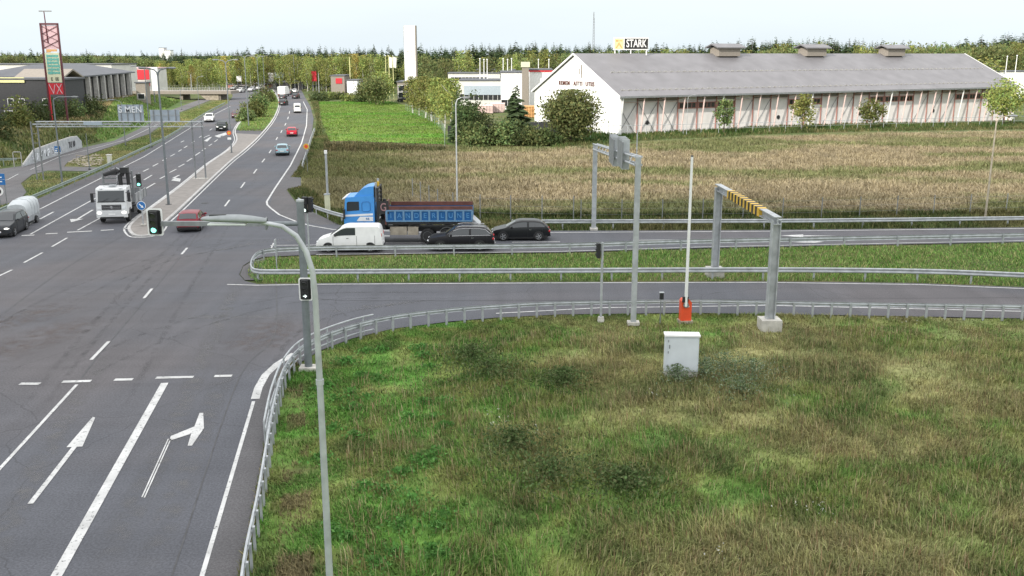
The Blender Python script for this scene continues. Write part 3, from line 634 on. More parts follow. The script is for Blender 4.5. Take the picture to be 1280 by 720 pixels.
def trunk_mesh(h, r, m, top=.85, limbs=5, seed=0):
    b = MB(); rs = random.Random(seed); P = [(rs.uniform(-.02, .02)*h*(i > 0), rs.uniform(-.02, .02)*h*(i > 0), h*top*i/5-.3*(i == 0)) for i in range(6)]
    b.tube(P, [r*(1-.16*i) for i in range(6)], 7)
    for k in range(limbs):
        z = h*rs.uniform(.3, .7); a = rs.uniform(0, 6.28); L = h*rs.uniform(.12, .22)
        b.tube([(0, 0, z), (L*.5*math.cos(a), L*.5*math.sin(a), z+L*.4), (L*math.cos(a), L*math.sin(a), z+L)], [r*.4, r*.28, r*.12], 5)
    return b.mesh('trunk', m)
LM = dict(birch=leaf_mat('birch_leaves', (.215, .25, .075), hue=.02), spruce=leaf_mat('spruce_needles', (.08, .115, .052), hue=.02),
          mixed=leaf_mat('leafy_green', (.125, .155, .058), hue=.03), dark=leaf_mat('dark_leaves', (.06, .085, .03), hue=.02),
          yellow=leaf_mat('yellowing_leaves', (.30, .27, .08), hue=.01), willow=leaf_mat('round_tree_leaves', (.14, .165, .05), hue=.01))
PRO = {}
def proto(key, crown_me, leafm, trunk_me):
    crown_me.materials.append(leafm); PRO[key] = (crown_me, trunk_me)
for i in range(4):
    proto(('spruce', i), spruce_crown(20, 3.1+.4*i, 26, 9, 30+i), LM['spruce'], trunk_mesh(20, .22, M['trunk'], .95, 0))
    proto(('birch', i), crown('birch', 12, 2.3+.2*i, 900, .30, 40+i), LM['birch'], trunk_mesh(12, .12, M['birch'], .85, 4, i))
    proto(('mixed', i), crown('round', 14, 4.2+.4*i, 1100, .42, 50+i), LM['mixed'], trunk_mesh(14, .2, M['trunk'], .7, 5, i))
for i in range(2): proto(('pine', i), spruce_crown(20, 3.4, 12, 12, 60+i, True), LM['spruce'], trunk_mesh(20, .2, M['trunk'], .95, 0))
proto(('yellow', 0), crown('birch', 12, 2.6, 900, .30, 71), LM['yellow'], trunk_mesh(12, .12, M['birch'], .85, 4, 9))
def tree(key, p, h, label, name, cat='tree', group=None, sx=1., h0=None):
    base = {'spruce': 20, 'birch': 12, 'mixed': 14, 'pine': 20, 'yellow': 12}.get(key[0], h0)
    t = empty(name, p, random.uniform(0, 6.28), label, cat, group); s = h/base; t.scale = (s*sx, s*sx, s)
    for nm, me in zip(('crown', 'trunk'), PRO[key]):
        if me is None: continue
        o = bpy.data.objects.new(nm, me); C.objects.link(o); o.parent = t
    return t
def xat(u, Y, v=90): d = ray(u, v); return d.x*Y/d.y
TU = [-40, 0, 60, 150, 210, 260, 330, 400, 500, 640, 760, 830, 960, 1010, 1100, 1190, 1260, 1330]
TV = [60, 61, 63, 63, 63, 62, 60, 58, 58, 54, 53, 57, 48, 47, 52, 52, 42, 39]
rt = random.Random(11)
# merged far mass filling the gaps between the countable trees
far_v = []; far_c = []
cm = [np.array([v.co[:] for v in PRO[('spruce', i)][0].vertices]) for i in range(4)]
for k in range(1250):
    u = rt.uniform(-60, 1340) if k < 820 else rt.choice((rt.uniform(-420, -60), rt.uniform(1340, 1700))); Yy = rt.uniform(640, 800); x = xat(u, Yy); zt = 13.4+Yy*math.tan(math.atan((360-(np.interp(u, TU, TV)+rt.uniform(1, 6)))/F)-PITCH)
    s = max(zt, 9)/20; v = cm[k % 4]*np.array([s*1.7, s*1.7, s]); far_v.append(v+np.array([x, Yy, 0])); far_c.append(np.ones((len(v), 3))*rt.uniform(.8, 1.25))
far_v = np.concatenate(far_v); me = bpy.data.meshes.new('distant_forest'); n4 = len(far_v)
me.vertices.add(n4); me.vertices.foreach_set('co', far_v.ravel()); me.loops.add(n4); me.loops.foreach_set('vertex_index', np.arange(n4)); me.polygons.add(n4//4); me.polygons.foreach_set('loop_start', np.arange(0, n4, 4)); me.update()
set_col(me, np.concatenate(far_c)); me.materials.append(LM['spruce']); o = bpy.data.objects.new('distant_forest', me); C.objects.link(o); kind(o, 'stuff')
for k in range(270):
    u = rt.uniform(-40, 1320) if k % 3 else rt.uniform(340, 1320); Yy = rt.uniform(400, 540); v = np.interp(u, TU, TV)+rt.choice([-3, -1.5, 0, 2, 3, 5, 7])
    h = 13.4+Yy*math.tan(math.atan((360-v)/F)-PITCH)
    if 196 < u < 222: h *= .85
    key = ('pine', k % 2) if rt.random() < .25 else ('spruce', k % 4)
    tree(key, (xat(u, Yy), Yy, 0), max(h, 8), 'dark conifer in the long wood on the horizon', 'conifer_tree', group='conifers of the wood on the horizon', sx=rt.uniform(1.2, 1.8))
for k in range(150):
    u = 192+(470-192)*((k+rt.uniform(0, 1))/150); Yy = rt.uniform(360, 440); v = np.interp(u, [190, 230, 300, 400, 470], [80, 78, 73, 71, 70])+rt.uniform(-4, 6)
    h = 13.4+Yy*math.tan(math.atan((360-v)/F)-PITCH)
    tree(('yellow', 0) if rt.random() < .12 else ('birch', k % 4), (xat(u, Yy), Yy, 0), h, 'slender yellow-green birch in the row behind the road', 'birch_tree', group='birches behind the far end of the road', sx=.8)
for k in range(60):
    u = rt.uniform(-30, 200) ; Yy = rt.uniform(400, 460); v = np.interp(u, [0, 60, 130, 200], [67, 68, 70, 74])+rt.uniform(-3, 4)
    h = 13.4+Yy*math.tan(math.atan((360-v)/F)-PITCH)
    tree(('mixed', k % 4), (xat(u, Yy), Yy, 0), h, 'mid green broadleaf tree beyond the left hand buildings', 'broadleaf_tree', group='trees beyond the left hand buildings', sx=.8)
for k in range(150):
    u = rt.uniform(470, 1330); Yy = rt.uniform(330, 400); v = np.interp(u, [470, 560, 700, 850, 1000, 1150, 1300], [70, 67, 65, 63, 57, 56, 50])+rt.uniform(-4, 8)
    h = 13.4+Yy*math.tan(math.atan((360-v)/F)-PITCH)
    tree(('mixed', k % 4) if rt.random() < .65 else ('birch', k % 4), (xat(u, Yy), Yy, 0), h, 'olive green broadleaf tree behind the roofs on the right', 'broadleaf_tree', group='trees behind the roofs on the right', sx=.85)
t = tree(('birch', 1), (xat(1231, 300), 300, 0), 13.2, 'bright lime green tree beyond the right end of the grey roof', 'broadleaf_tree', sx=1.8)
# trees nearer by
def near_tree(kind_, u, v0, v1, r, n, leaf, lm, label, name, tk='trunk', seed=1, cat='tree', group=None, p=None, trunk=True):
    p = p or GT(u, v0); h = ztop(p, v1)-p.z
    if kind_ == 'spruce': me = spruce_crown(h, r, 24, 12, seed)
    else: me = crown(kind_, h, r, n, leaf, seed)
    me.materials.append(LM[lm]); t = empty(name, p, seed, label, cat, group)
    o = bpy.data.objects.new('crown', me); C.objects.link(o); o.parent = t
    if trunk:
        o = bpy.data.objects.new('trunk', trunk_mesh(h, h*.018, M[tk], .9 if kind_ == 'spruce' else .75, 0 if kind_ == 'spruce' else 6, seed)); C.objects.link(o); o.parent = t
    return t
near_tree('round', 713, 178, 113, 3.9, 11000, .23, 'mixed', 'big round olive-green tree in front of the white gable', 'round_tree', seed=3)
near_tree('spruce', 645, 172, 103, 3.4, 0, 0, 'spruce', 'dark young spruce left of the white gable', 'spruce_tree', seed=4)
for i, (u, v0, v1, lab) in enumerate([(905, 167, 121, 'slim small tree nearest to the white gable end along the pale facade'), (1002, 163.5, 118, 'pale green small tree before the middle of the long facade'), (1088, 160.5, 121, 'darker green small tree before the right half of the long facade')]):
    near_tree('round', u, v0, v1, 1.5+.7*(i > 0), 1300, .22, ['mixed', 'birch', 'willow'][i], lab, 'small_tree', seed=10+i, tk='trunk')
near_tree('round', 1254, 156, 98, 3.6, 3200, .26, 'birch', 'yellow-green tree at the right end of the long facade', 'small_tree', seed=15)
BT = [(516, 141, 96), (524, 144, 99), (532, 147, 96), (540, 151, 100), (548, 155, 98), (556, 160, 101), (565, 163, 99)]
BL = ['farthest', 'second farthest', 'third farthest', 'middle', 'third nearest', 'second nearest', 'nearest']
for i, (u, v0, v1) in enumerate(BT):
    near_tree('birch', u, v0, v1, 1.9, 1800, .22, 'birch', f'white-stemmed yellow-green birch, {BL[i]} of the seven beside the bright green field', 'birch_tree', 'birch', 20+i, group='birches beside the bright green field')
for i, (u, v0, v1, lm, lab) in enumerate([(470, 131, 94, 'mixed', 'leafy green tree left of the flagpoles by the bright field'), (480, 129, 90, 'birch', 'light green birch right behind the flagpoles'), (462, 129, 98, 'mixed', 'low bushy tree at the far corner of the bright green field')]):
    near_tree('round', u, v0, v1, 3.4, 2200, .3, lm, lab, 'leafy_tree', seed=30+i)
TH = [(573, 178, 108, 'spruce', 1.8), (582, 180, 118, 'dark', 2.2), (592, 176, 112, 'dark', 2.4), (603, 180, 140, 'dark', 2.3), (616, 180, 143, 'dark', 2.6), (630, 181, 146, 'mixed', 2.3), (650, 181, 150, 'dark', 2.5), (668, 181, 158, 'mixed', 2.2), (684, 181, 160, 'dark', 2.0), (590, 182, 152, 'mixed', 2.4)]
TL = ['tall dark spruce at the left end of the thicket behind the thin lamp pole', 'dark bushy tree just right of the spruce at the thicket\'s left end', 'tall dark bushy tree in the left part of the thicket', 'dark bush in the left middle of the thicket', 'broad dark bush in the middle of the thicket', 'lighter green bush in the middle of the thicket', 'dark bush under the young spruce', 'low green bush right of the young spruce', 'low dark bush beside the round tree', 'low bush at the front of the thicket\'s left part']
for i, (u, v0, v1, lm, r) in enumerate(TH):
    near_tree('spruce' if lm == 'spruce' else 'bush', u, v0, v1, r, 1900, .22, lm, TL[i], 'thicket_bush' if lm != 'spruce' else 'spruce_tree', seed=40+i, cat='bush' if lm != 'spruce' else 'tree', group='thicket beside the dry field', trunk=lm == 'spruce')
for i, (u, v0, v1, r, lm, lab) in enumerate([(6, 176, 140, 2.6, 'dark', 'brownish dark bush at the left edge below the dark building'), (27, 166, 119, 2.4, 'willow', 'tall orange-tipped bush before the dark building'), (45, 163, 127, 2.6, 'dark', 'dark bush between the orange-tipped bush and the sign tower'), (60, 160, 122, 2.8, 'dark', 'dark bush left below the sign tower'), (76, 158, 118, 3.0, 'dark', 'dark bush at the foot of the sign tower'), (92, 155, 120, 2.6, 'mixed', 'green bush right of the sign tower foot'), (107, 152, 117, 2.4, 'dark', 'dark round bush before the pillared building'), (120, 150, 117, 2.4, 'dark', 'last dark bush of the row before the pillared building'), (-12, 172, 128, 3, 'dark', 'dark bush cut by the left edge of the picture')]):
    near_tree('bush', u, v0, v1, r, 2200, .2, lm, lab, 'bush', seed=60+i, cat='bush', group='bushes before the left hand buildings', trunk=False)
for i, (u, v0, v1, r, lab) in enumerate([(316, 147, 124, 2.6, 'nearest green bush on the far median'), (325, 137, 113, 2.8, 'middle green bush on the far median'), (332, 128, 107, 2.8, 'farthest green bush on the far median'), (308, 152, 135, 1.8, 'low dark bush at the near end of the far median verge')]):
    near_tree('bush', u, v0, v1, r, 1600, .25, 'mixed' if i else 'willow', lab, 'median_bush', seed=80+i, cat='bush', group='bushes on the far median', trunk=False)
for i, (u, v0, v1, r) in enumerate([(400, 126, 116, 3), (412, 124, 115, 3.4), (425, 124, 116, 3), (438, 126, 117, 3), (452, 127, 116, 2.6)]):
    near_tree('bush', u, v0, v1, r, 700, .3, 'willow' if i % 2 else 'dark', ['bush nearest the carriageway', 'second bush from the carriageway', 'middle bush', 'fourth bush from the carriageway', 'bush next to the leafy trees'][i]+' along the far end of the bright green field', 'bush', seed=90+i, cat='bush', group='bushes at the far end of the bright field', trunk=False)

# ================================================================== BUILDINGS
def make_hall():
    L, Wd, ez, rz, zb = 107.0, 28.6, 6.5, 13.35, -1.2
    A = Vector((18.3, 165, 0)); ang = math.atan2(.486, .874)
    b = empty('warehouse_hall', A, ang, 'long pale hall with grey metal roof, white gable and slanting reddish struts', 'building')
    rec = 1.9
    m = MB(); m.prism([(0, 0, zb), (0, Wd, zb), (0, Wd, ez), (0, Wd/2, rz-.12), (0, 0, ez-.05)], (.35, 0, 0)); m.build('gable_wall', M['gable'], b, ang=0)
    m = MB(); m.prism([(L-.35, .0, zb), (L-.35, Wd, zb), (L-.35, Wd, ez), (L-.35, Wd/2, rz-.12), (L-.35, 0, ez-.05)], (.35, 0, 0)); m.build('gable_wall', M['gable'], b, ang=0)
    m = MB(); m.box((L/2, rec+.15, (zb+ez+.3)/2), (L-.8, .3, ez+.3-zb)); m.box((L/2, Wd-.2, (zb+ez)/2), (L-.8, .3, ez-zb)); m.build('long_wall', M['facade'], b)
    sl = (rz-ez)/(Wd/2); m = MB(); th = .22
    m.prism([(-.4, -.5, ez-.5*sl), (-.4, Wd/2, rz), (-.4, Wd+.5, ez-.5*sl), (-.4, Wd+.5, ez-.5*sl+th), (-.4, Wd/2, rz+th), (-.4, -.5, ez-.5*sl+th)], (L+.8, 0, 0)); rf = m.build('roof', M['seam'], b, ang=0)
    m = MB(); m.box((L/2, -.56, ez-.5*sl+.1), (L+.8, .1, .32)); m.build('gutter', M['galv_old'], b)
    m = MB()
    for y0, y1, z0, z1 in ((-.5, Wd/2, ez-.5*sl, rz), (Wd/2, Wd+.5, rz, ez-.5*sl)):
        for x in (-.46, L+.46):
            m = MB(); m.add([(x-.05, y0, z0-.05), (x-.05, y1, z1-.05), (x-.05, y1, z1+.3), (x-.05, y0, z0+.3), (x+.05, y0, z0-.05), (x+.05, y1, z1-.05), (x+.05, y1, z1+.3), (x+.05, y0, z0+.3)], [(0, 1, 2, 3), (7, 6, 5, 4), (0, 4, 5, 1), (3, 2, 6, 7), (0, 3, 7, 4), (1, 5, 6, 2)]); m.build('verge_trim', M['white'], b, ang=0)
    for f, x0, x1 in ((.10, 1, L-1), (.52, 3, L-2)):
        m = MB(); y = Wd/2*f; z = ez+sl*y+th
        x = x0; m.box(((x0+x1)/2, y, z+.03), (x1-x0, .08, .06))
        while x < x1:
            if not (f > .3 and 42 < x < 46): m.box((x+.55, y, z+.12), (.9, .05, .20), rz=.25); m.box((x+.55, y+.02, z+.05), (.06, .3, .14))
            x += 1.45
        m.build('snow_guard', M['kerb'], b)
    nb = 24; sp = (L-1)/nb
    for i in range(nb+1):
        x = .5+i*sp; m = MB()
        m.box((x, rec-.12, (zb+ez)/2), (.16, .14, ez-zb-.2)); cpart = m.build('column', M['redframe'], b)
        m = MB(); m.cyl((x, .75, zb+.3), (x+.02, -.15, ez-.32), .13, n=8); m.cyl((x, rec-.3, ez-.7), (x, -.2, ez-.5), .08, n=6)
        m.build('strut', M['palepink'] if i % 5 else M['white'], b)
    for i in range(nb):
        x = .5+(i+.5)*sp
        m = MB(); m.box((x, rec-.03, ez-.55), (sp-.35, .08, .95)); m.build('frieze_panel', M['taupe'] if i % 3 else M['facade'], b)
        m = MB(); m.box((x, rec-.10, ez-1.15), (sp, .12, .10)); m.build('girder', M['palepink'], b)
        if i in (3, 4, 5, 9, 10, 14, 15, 16, 20, 21, 22):
            m = MB(); m.box((x, rec-.05, ez-1.95), (sp-.3, .14, 1.15), m=0)
            for k in range(4): m.box((x-sp/2+.35+(k+.5)*(sp-.7)/4, rec-.13, ez-1.95), ((sp-.7)/4-.16, .04, .85), m=1)
            m.build('window', [M['redframe'], M['window']], b)
        if i in (0, 1, 2, 6, 7, 11, 12, 17, 18, 19):
            m = MB(); m.cyl((x-sp/2+.2, rec-.12, zb+.8), (x+sp/2-.2, rec-.12, ez-1.3), .045, n=6)
            if i < 3: m.cyl((x+sp/2-.2, rec-.12, zb+.8), (x-sp/2+.2, rec-.12, ez-1.3), .045, n=6)
            m.build('cross_brace', M['galv_old'], b)
        if i in (1, 8, 13, 18):
            m = MB(); m.cyl((x, rec-.12, 1.8), (x, rec+.05, 1.8), .38, n=16); m.build('vent_opening', M['black'], b)
    # roof monitors on the ridge
    for s in (34.5, 58, 82):
        m = MB(); y = Wd/2-.6; z = rz-.3
        m.box((s, y, z+.85), (5.4, 2.6, 1.7), m=0)
        m.prism([(s-3.6, y-1.9, z+1.5), (s-3.6, y, z+2.15), (s-3.6, y+1.9, z+1.5), (s-3.6, y+1.9, z+1.7), (s-3.6, y, z+2.4), (s-3.6, y-1.9, z+1.7)], (7.2, 0, 0), m=1)
        mo = m.build('roof_monitor', [M['taupe'], M['seam']], rf, ang=0)
    # gable lettering and vent
    m = MB(); m.box((-.05, Wd/2-2.2, rz-2.9), (.1, .25, 2.2)); m.box((-.05, Wd/2-1.5, rz-2.9), (.1, .15, 1.0)); m.build('gable_vent', M['taupe'], b)
    [text(s_, 1.05, .05, M['brown'], b, (-.07, Wd*.46+q_, ez+1.75), (math.pi/2, 0, -math.pi/2), sx=1.0, spacing=1.2) for s_, q_ in (('REMEM', 4.6), ('AITTI', 0), ('UTIIS', -3.9))]
    # rooftop sign
    ux = Vector((.874, .486, 0)); nn = Vector((-.486, .874, 0)); best = min(np.arange(0, 40, .2), key=lambda s: abs(640+F*((A+ux*s+nn*Wd/2).x)/((A+ux*s+nn*Wd/2).y*math.cos(PITCH))-788))
    p = A+ux*best+nn*(Wd/2); sg = empty('rooftop_sign', (p.x, p.y, rz+.2), R(8), 'rooftop sign reading STARK in white letters on black with an orange emblem', 'sign')
    m = MB(); m.box((.0, 0, 1.75), (6.6, .35, 2.2)); m.build('sign_box', M['white'], sg)
    m = MB(); m.box((.98, -.19, 1.75), (4.45, .04, 1.85)); m.build('black_panel', M['black'], sg)
    m = MB(); m.box((-2.3, -.19, 1.75), (1.7, .04, 1.9), m=0); m.prism([(-3.0, -.25, 1.0), (-2.3, -.25, 2.1), (-1.6, -.25, 1.0), (-1.9, -.25, 1.0), (-2.3, -.25, 1.6), (-2.7, -.25, 1.0)], (0, .05, 0), m=1)
    m.box((-2.7, -.24, 2.3), (.5, .04, .3), m=1); m.box((-2.0, -.24, 2.3), (.6, .04, .14), m=1); m.build('emblem', [M['paleyellow'], M['timber']], sg)
    text('STARK', 1.95, .04, M['white'], sg, (.98, -.25, 1.75), (math.pi/2, 0, 0), sx=.66)
    for x in (-3, 0, 3): MB().box((x, 0, .2), (.14, .3, 1.0)).build('bracket', M['white'], sg)
make_hall()
# fence before the hall
def post_fence(name, label, pp, h, step, mp_, wires=(), rail=True, r=.045, group=None, wr=.012):
    P = resample(catmull(pp, 4), step); f = empty(name, P[0], 0, label, 'fence', group); o0 = P[0]
    pm = MB().cyl((0, 0, -.2), (0, 0, h), r, n=6).mesh('post', mp_)
    for p in P:
        o = bpy.data.objects.new('post', pm); C.objects.link(o); o.parent = f; o.location = (p.x-o0.x, p.y-o0.y, T(p.x, p.y)-o0.z)
    Q = [Vector((p.x-o0.x, p.y-o0.y, T(p.x, p.y)-o0.z)) for p in P]
    if rail: MB().tube([q+Vector((0, 0, h-.02)) for q in Q], r*.9, 6).build('rail', mp_, f)
    for w_ in wires: MB().tube([q+Vector((0, 0, w_)) for q in Q], wr, 4).build('wire', mp_, f)
    return f
fp = [GT(u, v) for u, v in [(738, 171), (770, 170), (860, 168), (1000, 164), (1130, 160), (1280, 156), (1400, 153)]]
post_fence('pale_fence', 'pale post and rail fence running along the foot of the long hall', fp, 1.75, 3.4, M['galv'], wires=(.9,), wr=.02)
fld = [G(u, v) for u, v in [(726, 276), (836, 275), (942, 274), (1050, 272), (1160, 269), (1280, 266), (1400, 264)]]
post_fence('wire_fence', 'thin post and wire fence along the dry field behind the guardrail', fld, 1.75, 3.4, M['galv_old'], wires=(.5, 1.0, 1.5), rail=False, r=.04, wr=.006)
fld2 = [G(u, v) for u, v in [(516, 251), (524, 255), (533, 259), (542, 264), (552, 268), (570, 272), (615, 275), (671, 276), (726, 276.5)]]
post_fence('wire_fence', 'thin wire fence with close posts bending away behind the blue truck', fld2, 2.1, 2.6, M['galv_old'], wires=(.6, 1.2, 1.8), rail=False, r=.045, wr=.006)
gf = [G(u, v) for u, v in [(556, 184), (556, 170), (550, 160), (538, 152), (524, 145), (505, 137)]]
post_fence('mesh_fence', 'low dark fence under the birches beside the bright green field', gf, 1.5, 3.5, M['galv_green'], wires=(.4, .8, 1.2), rail=True, r=.03, wr=.01)

def block(name, label, u0, u1, vt, Y, dep, wall, roof=None, z0=0., wins=(), door=None, par=.3, rz=0., cat='building', group=None, signs=()):
    """wins: (x fraction, z fraction, width m, height m)"""
    x0 = xat(u0, Y); x1 = xat(u1, Y); zt = 13.4+Y*math.tan(math.atan((360-vt)/F)-PITCH); W_ = x1-x0; H_ = zt-z0
    b = empty(name, ((x0+x1)/2, Y, z0), rz, label, cat, group)
    MB().box((0, dep/2, H_/2), (W_, dep, H_)).build('wall', wall, b)
    MB().box((0, dep/2, H_+par/2+.01), (W_+.5, dep+.5, par)).build('roof', roof or M['roofdark'], b)
    for fx, fz, ww, wh in wins:
        m = MB(); x = (fx-.5)*W_; z = fz*H_
        m.box((x, -.02, z), (ww+.2, .1, wh+.2), m=0); m.box((x, -.06, z), (ww, .06, wh), m=1)
        for k in range(1, max(1, int(ww/1.2))): m.box((x-ww/2+k*ww/max(1, int(ww/1.2)), -.1, z), (.08, .04, wh), m=0)
        m.build('window', [M['white'], M['window']], b)
    for mt, fx, fz, ww, wh in signs: MB().box(((fx-.5)*W_, -.12, fz*H_), (ww, .2, wh)).build('sign_board', mt, b)
    return b
# left hand side
block('dark_building', 'charcoal building with small windows at the left edge', -60, 78, 100, 172, 8, M['dark_wall'], z0=2.2, rz=0, wins=[(.50, .45, .9, .95), (.60, .45, .9, .95), (.82, .45, .9, .95), (.47, .12, 1.3, 1.3), (.57, .12, 1.3, 1.3)], signs=[(M['paleyellow'], .52, 1.0, 5, .9)])
def gable_house(name, label, u0, u1, vt, vr, Y, dep, wall, roofm, z0, cols=0, rz=0., panels=()):
    x0 = xat(u0, Y); x1 = xat(u1, Y); f = lambda v, Yy: 13.4+Yy*math.tan(math.atan((360-v)/F)-PITCH)
    ze = f(vt, Y)-z0; zr_ = f(vr, Y+dep/2)-z0; W_ = x1-x0; b = empty(name, ((x0+x1)/2, Y, z0), rz, label, 'building')
    MB().box((0, dep/2, ze/2-.01), (W_, dep, ze)).build('wall', wall, b)
    m = MB(); m.prism([(-W_/2-.6, -1, ze-.1), (-W_/2-.6, dep/2, zr_), (-W_/2-.6, dep+1, ze-.1), (-W_/2-.6, dep+1, ze+.2), (-W_/2-.6, dep/2, zr_+.3), (-W_/2-.6, -1, ze+.2)], (W_+1.2, 0, 0)); m.build('roof', roofm, b, ang=0)
    for k in range(cols):
        x = -W_/2+(k+.5)*W_/cols
        m = MB(); m.box((x, -.05, ze*.48), (W_/cols*.62, .1, ze*.8), m=0); m.box((x, -.1, ze*.5), (W_/cols*.5, .06, ze*.7), m=1); m.box((x, -.14, ze*.5), (.08, .04, ze*.7), m=0); m.build('window', [M['taupe'], M['window']], b)
        m = MB(); m.box((x-W_/cols/2, -.6, ze/2), (.5, .45, ze-.1)); m.build('pillar', M['kerb'], b)
    for mt, fx, ww in panels: MB().box(((fx-.5)*W_, -.3, ze/2), (ww, .5, ze-.3)).build('end_panel', mt, b)
    return b
def pillared():
    A = G(98, 133, 2.2); B = G(166, 120, 2.2); d = B-A; L = d.length; b = empty('pillared_building', A, math.atan2(d.y, d.x), 'low building with grey roof, pale pillars and large windows on the left', 'building')
    ze = ztop(A, 97)-2.2; zr_ = ze+2.4; dp = 22
    MB().box((L/2, dp/2, ze/2), (L, dp, ze)).build('wall', M['dark_wall'], b)
    m = MB(); m.add([(-1, -1, ze), (L+1, -1, ze), (L+1, dp+1, ze), (-1, dp+1, ze), (7, dp/2, zr_), (L-7, dp/2, zr_), (-1, -1, ze+.3), (L+1, -1, ze+.3), (L+1, dp+1, ze+.3), (-1, dp+1, ze+.3), (7, dp/2, zr_+.3), (L-7, dp/2, zr_+.3)], [(0, 3, 2, 1), (0, 1, 7, 6), (1, 2, 8, 7), (2, 3, 9, 8), (3, 0, 6, 9), (6, 7, 11, 10), (7, 8, 11), (8, 9, 10, 11), (9, 6, 10)]); m.build('roof', M['roofdark'], b, ang=0)
    n_ = 8
    for k in range(n_):
        x = (k+.5)*L/n_; m = MB(); m.box((x, -.04, ze*.5), (L/n_*.7, .1, ze*.78), m=0); m.box((x, -.09, ze*.5), (L/n_*.6, .06, ze*.7), m=1); m.box((x, -.13, ze*.5), (.15, .04, ze*.7), m=0); m.box((x, -.13, ze*.62), (L/n_*.6, .04, .12), m=0); m.build('window', [M['taupe'], M['window']], b)
        m = MB(); m.box((k*L/n_+.3, -.7, ze/2), (.9, .9, ze-.05)); m.build('pillar', M['kerb'], b)
    MB().box((-.15, 1.3, ze/2), (.3, 2.6, ze-.1)).build('end_panel', M['paleyellow'], b)
    for k in (2, 5): MB().box((k*L/n_+2, -2.2, .35), (7, .3, .7)).build('low_wall', M['kerb'], b)
pillared()
gable_house('brown_roof_building', 'low brownish building between the charcoal building and the pillared one', 22, 76, 99, 88, 190, 8, M['taupe'], M['taupe'], 2.2, cols=0)
block('flat_roof_building', 'long low pale building with flat roof behind the left hand buildings', -40, 140, 81, 300, 20, M['offwhite'], wins=[(.2, .7, 16, 1.4), (.5, .7, 16, 1.4), (.8, .7, 12, 1.4)])
block('pale_store', 'pale pink-white store with a red sign beyond the pillared building', 148, 182, 86, 330, 20, M['offwhite'], M['pink'], signs=[(M['redsign'], .9, .78, 4.2, 3.2), (M['redsign'], .9, .42, 4.2, 1.4)])
block('small_shed', 'small grey-brown shed right of the pillared building', 168, 180, 104, 245, 3, M['taupe'], z0=1.0, wins=[(.5, .4, 1.6, 1.2)])
block('apartment_tower', 'pale apartment tower rising above the trees on the left horizon', 201, 207, 60, 900, 8, M['facade'])
block('apartment_tower', 'shorter white block right beside the pale apartment tower', 207.5, 215, 63, 900, 8, M['gable'])
# bridge over the side road
def bridge():
    Y = 300; b = empty('road_bridge', (xat(250, Y), Y, 0), 0, 'low concrete bridge crossing over the side road in the distance', 'bridge'); x0 = xat(170, Y)-xat(250, Y); x1 = xat(292, Y)-xat(250, Y)
    zt = 13.4+Y*math.tan(math.atan((360-113)/F)-PITCH); L = x1-x0; c = (x0+x1)/2
    MB().box((c, 0, zt-.5), (L, 9, .9)).build('deck', M['taupe'], b)
    m = MB(); m.box((c, -4.4, zt+.9), (L, .06, .08)); m.box((c, -4.4, zt+.5), (L, .05, .05))
    for k in range(40): m.box((x0+L*(k+.5)/40, -4.4, zt+.45), (.06, .06, .9))
    m.build('railing', M['galv'], b)
    for u in (229, 262, 276): MB().box((xat(u, Y)-xat(250, Y), 0, zt/2-.5), (.9, 7, zt-.9)).build('pier', M['taupe'], b)
    m = MB(); xa = xat(231, Y)-xat(250, Y); xb = xat(251, Y)-xat(250, Y)
    m.prism([(xb, -3.8, zt-.96), (xb+6, -3.8, zt-.96), (xb+6, -3.8, -.5), (xb+3, -3.8, -.5)], (0, 7.6, 0)); m.build('abutment', M['beige_stone'], b, ang=0)
bridge()
# middle distance yard and stores
BK = [('offwhite', 574, 640, 101, 262, 'long low white store with a blue-grey upper wall behind the birches', [(.5, .35, 14, 1.6)], [('bluegrey', .55, .62, 13, 2.4)]),
      ('gable', 626, 654, 91, 240, 'white blank-walled store left of the brown chimney stack', [(.3, .2, 3, 1.5)], []),
      ('gable', 662, 690, 88, 236, 'white store with a red roof edge behind the timber yard', [], [('redsign', .5, .985, 5.8, .35)]),
      ('offwhite', 560, 625, 92, 330, 'farther cream-coloured low store behind the long white one', [(.4, .75, 12, 1.2)], []),
      ('offwhite', 596, 644, 88, 345, 'pale flat-roofed store farthest back in the middle of the town', [(.5, .8, 9, 1)], []),
      ('taupe', 496, 512, 103, 285, 'reddish lattice-fronted building left of the white sign tower', [(.3, .7, 1.6, 1.5), (.7, .7, 1.6, 1.5), (.3, .35, 1.6, 1.5), (.7, .35, 1.6, 1.5)], []),
      ('gable', 433, 446, 101, 340, 'small white gabled store beside the yellowish pole', [], []),
      ('offwhite', 446, 466, 103, 350, 'small cream store with dark sign on its roof', [], [('black', .6, .95, 4, .8)]),
      ('taupe', 413, 430, 95, 345, 'brown kiosk with a red board above the bright field', [], [('redsign', .6, .72, 2.2, 1.8)]),
      ('dark_wall', 345, 385, 103, 390, 'dark low building under the birches at the end of the road', [], []),
      ('redframe', 283, 330, 106, 400, 'low reddish building behind the queue of cars', [(.5, .5, 10, .8)], []),
      ('gable', 1240, 1300, 90, 300, 'low white store beyond the right end of the grey roof', [], [])]
for wl, u0, u1, vt, Yy, lab, wins, sg in BK:
    block('distant_store', lab, u0, u1, vt, Yy, 14, M[wl], wins=wins, signs=[(M[a], *r) for a, *r in sg])
b = block('brick_stack', 'brown square stack with a pale cap between the white stores', 652.5, 661, 84, 232, 2, M['taupe'], M['cream'], cat='chimney', par=1.2)
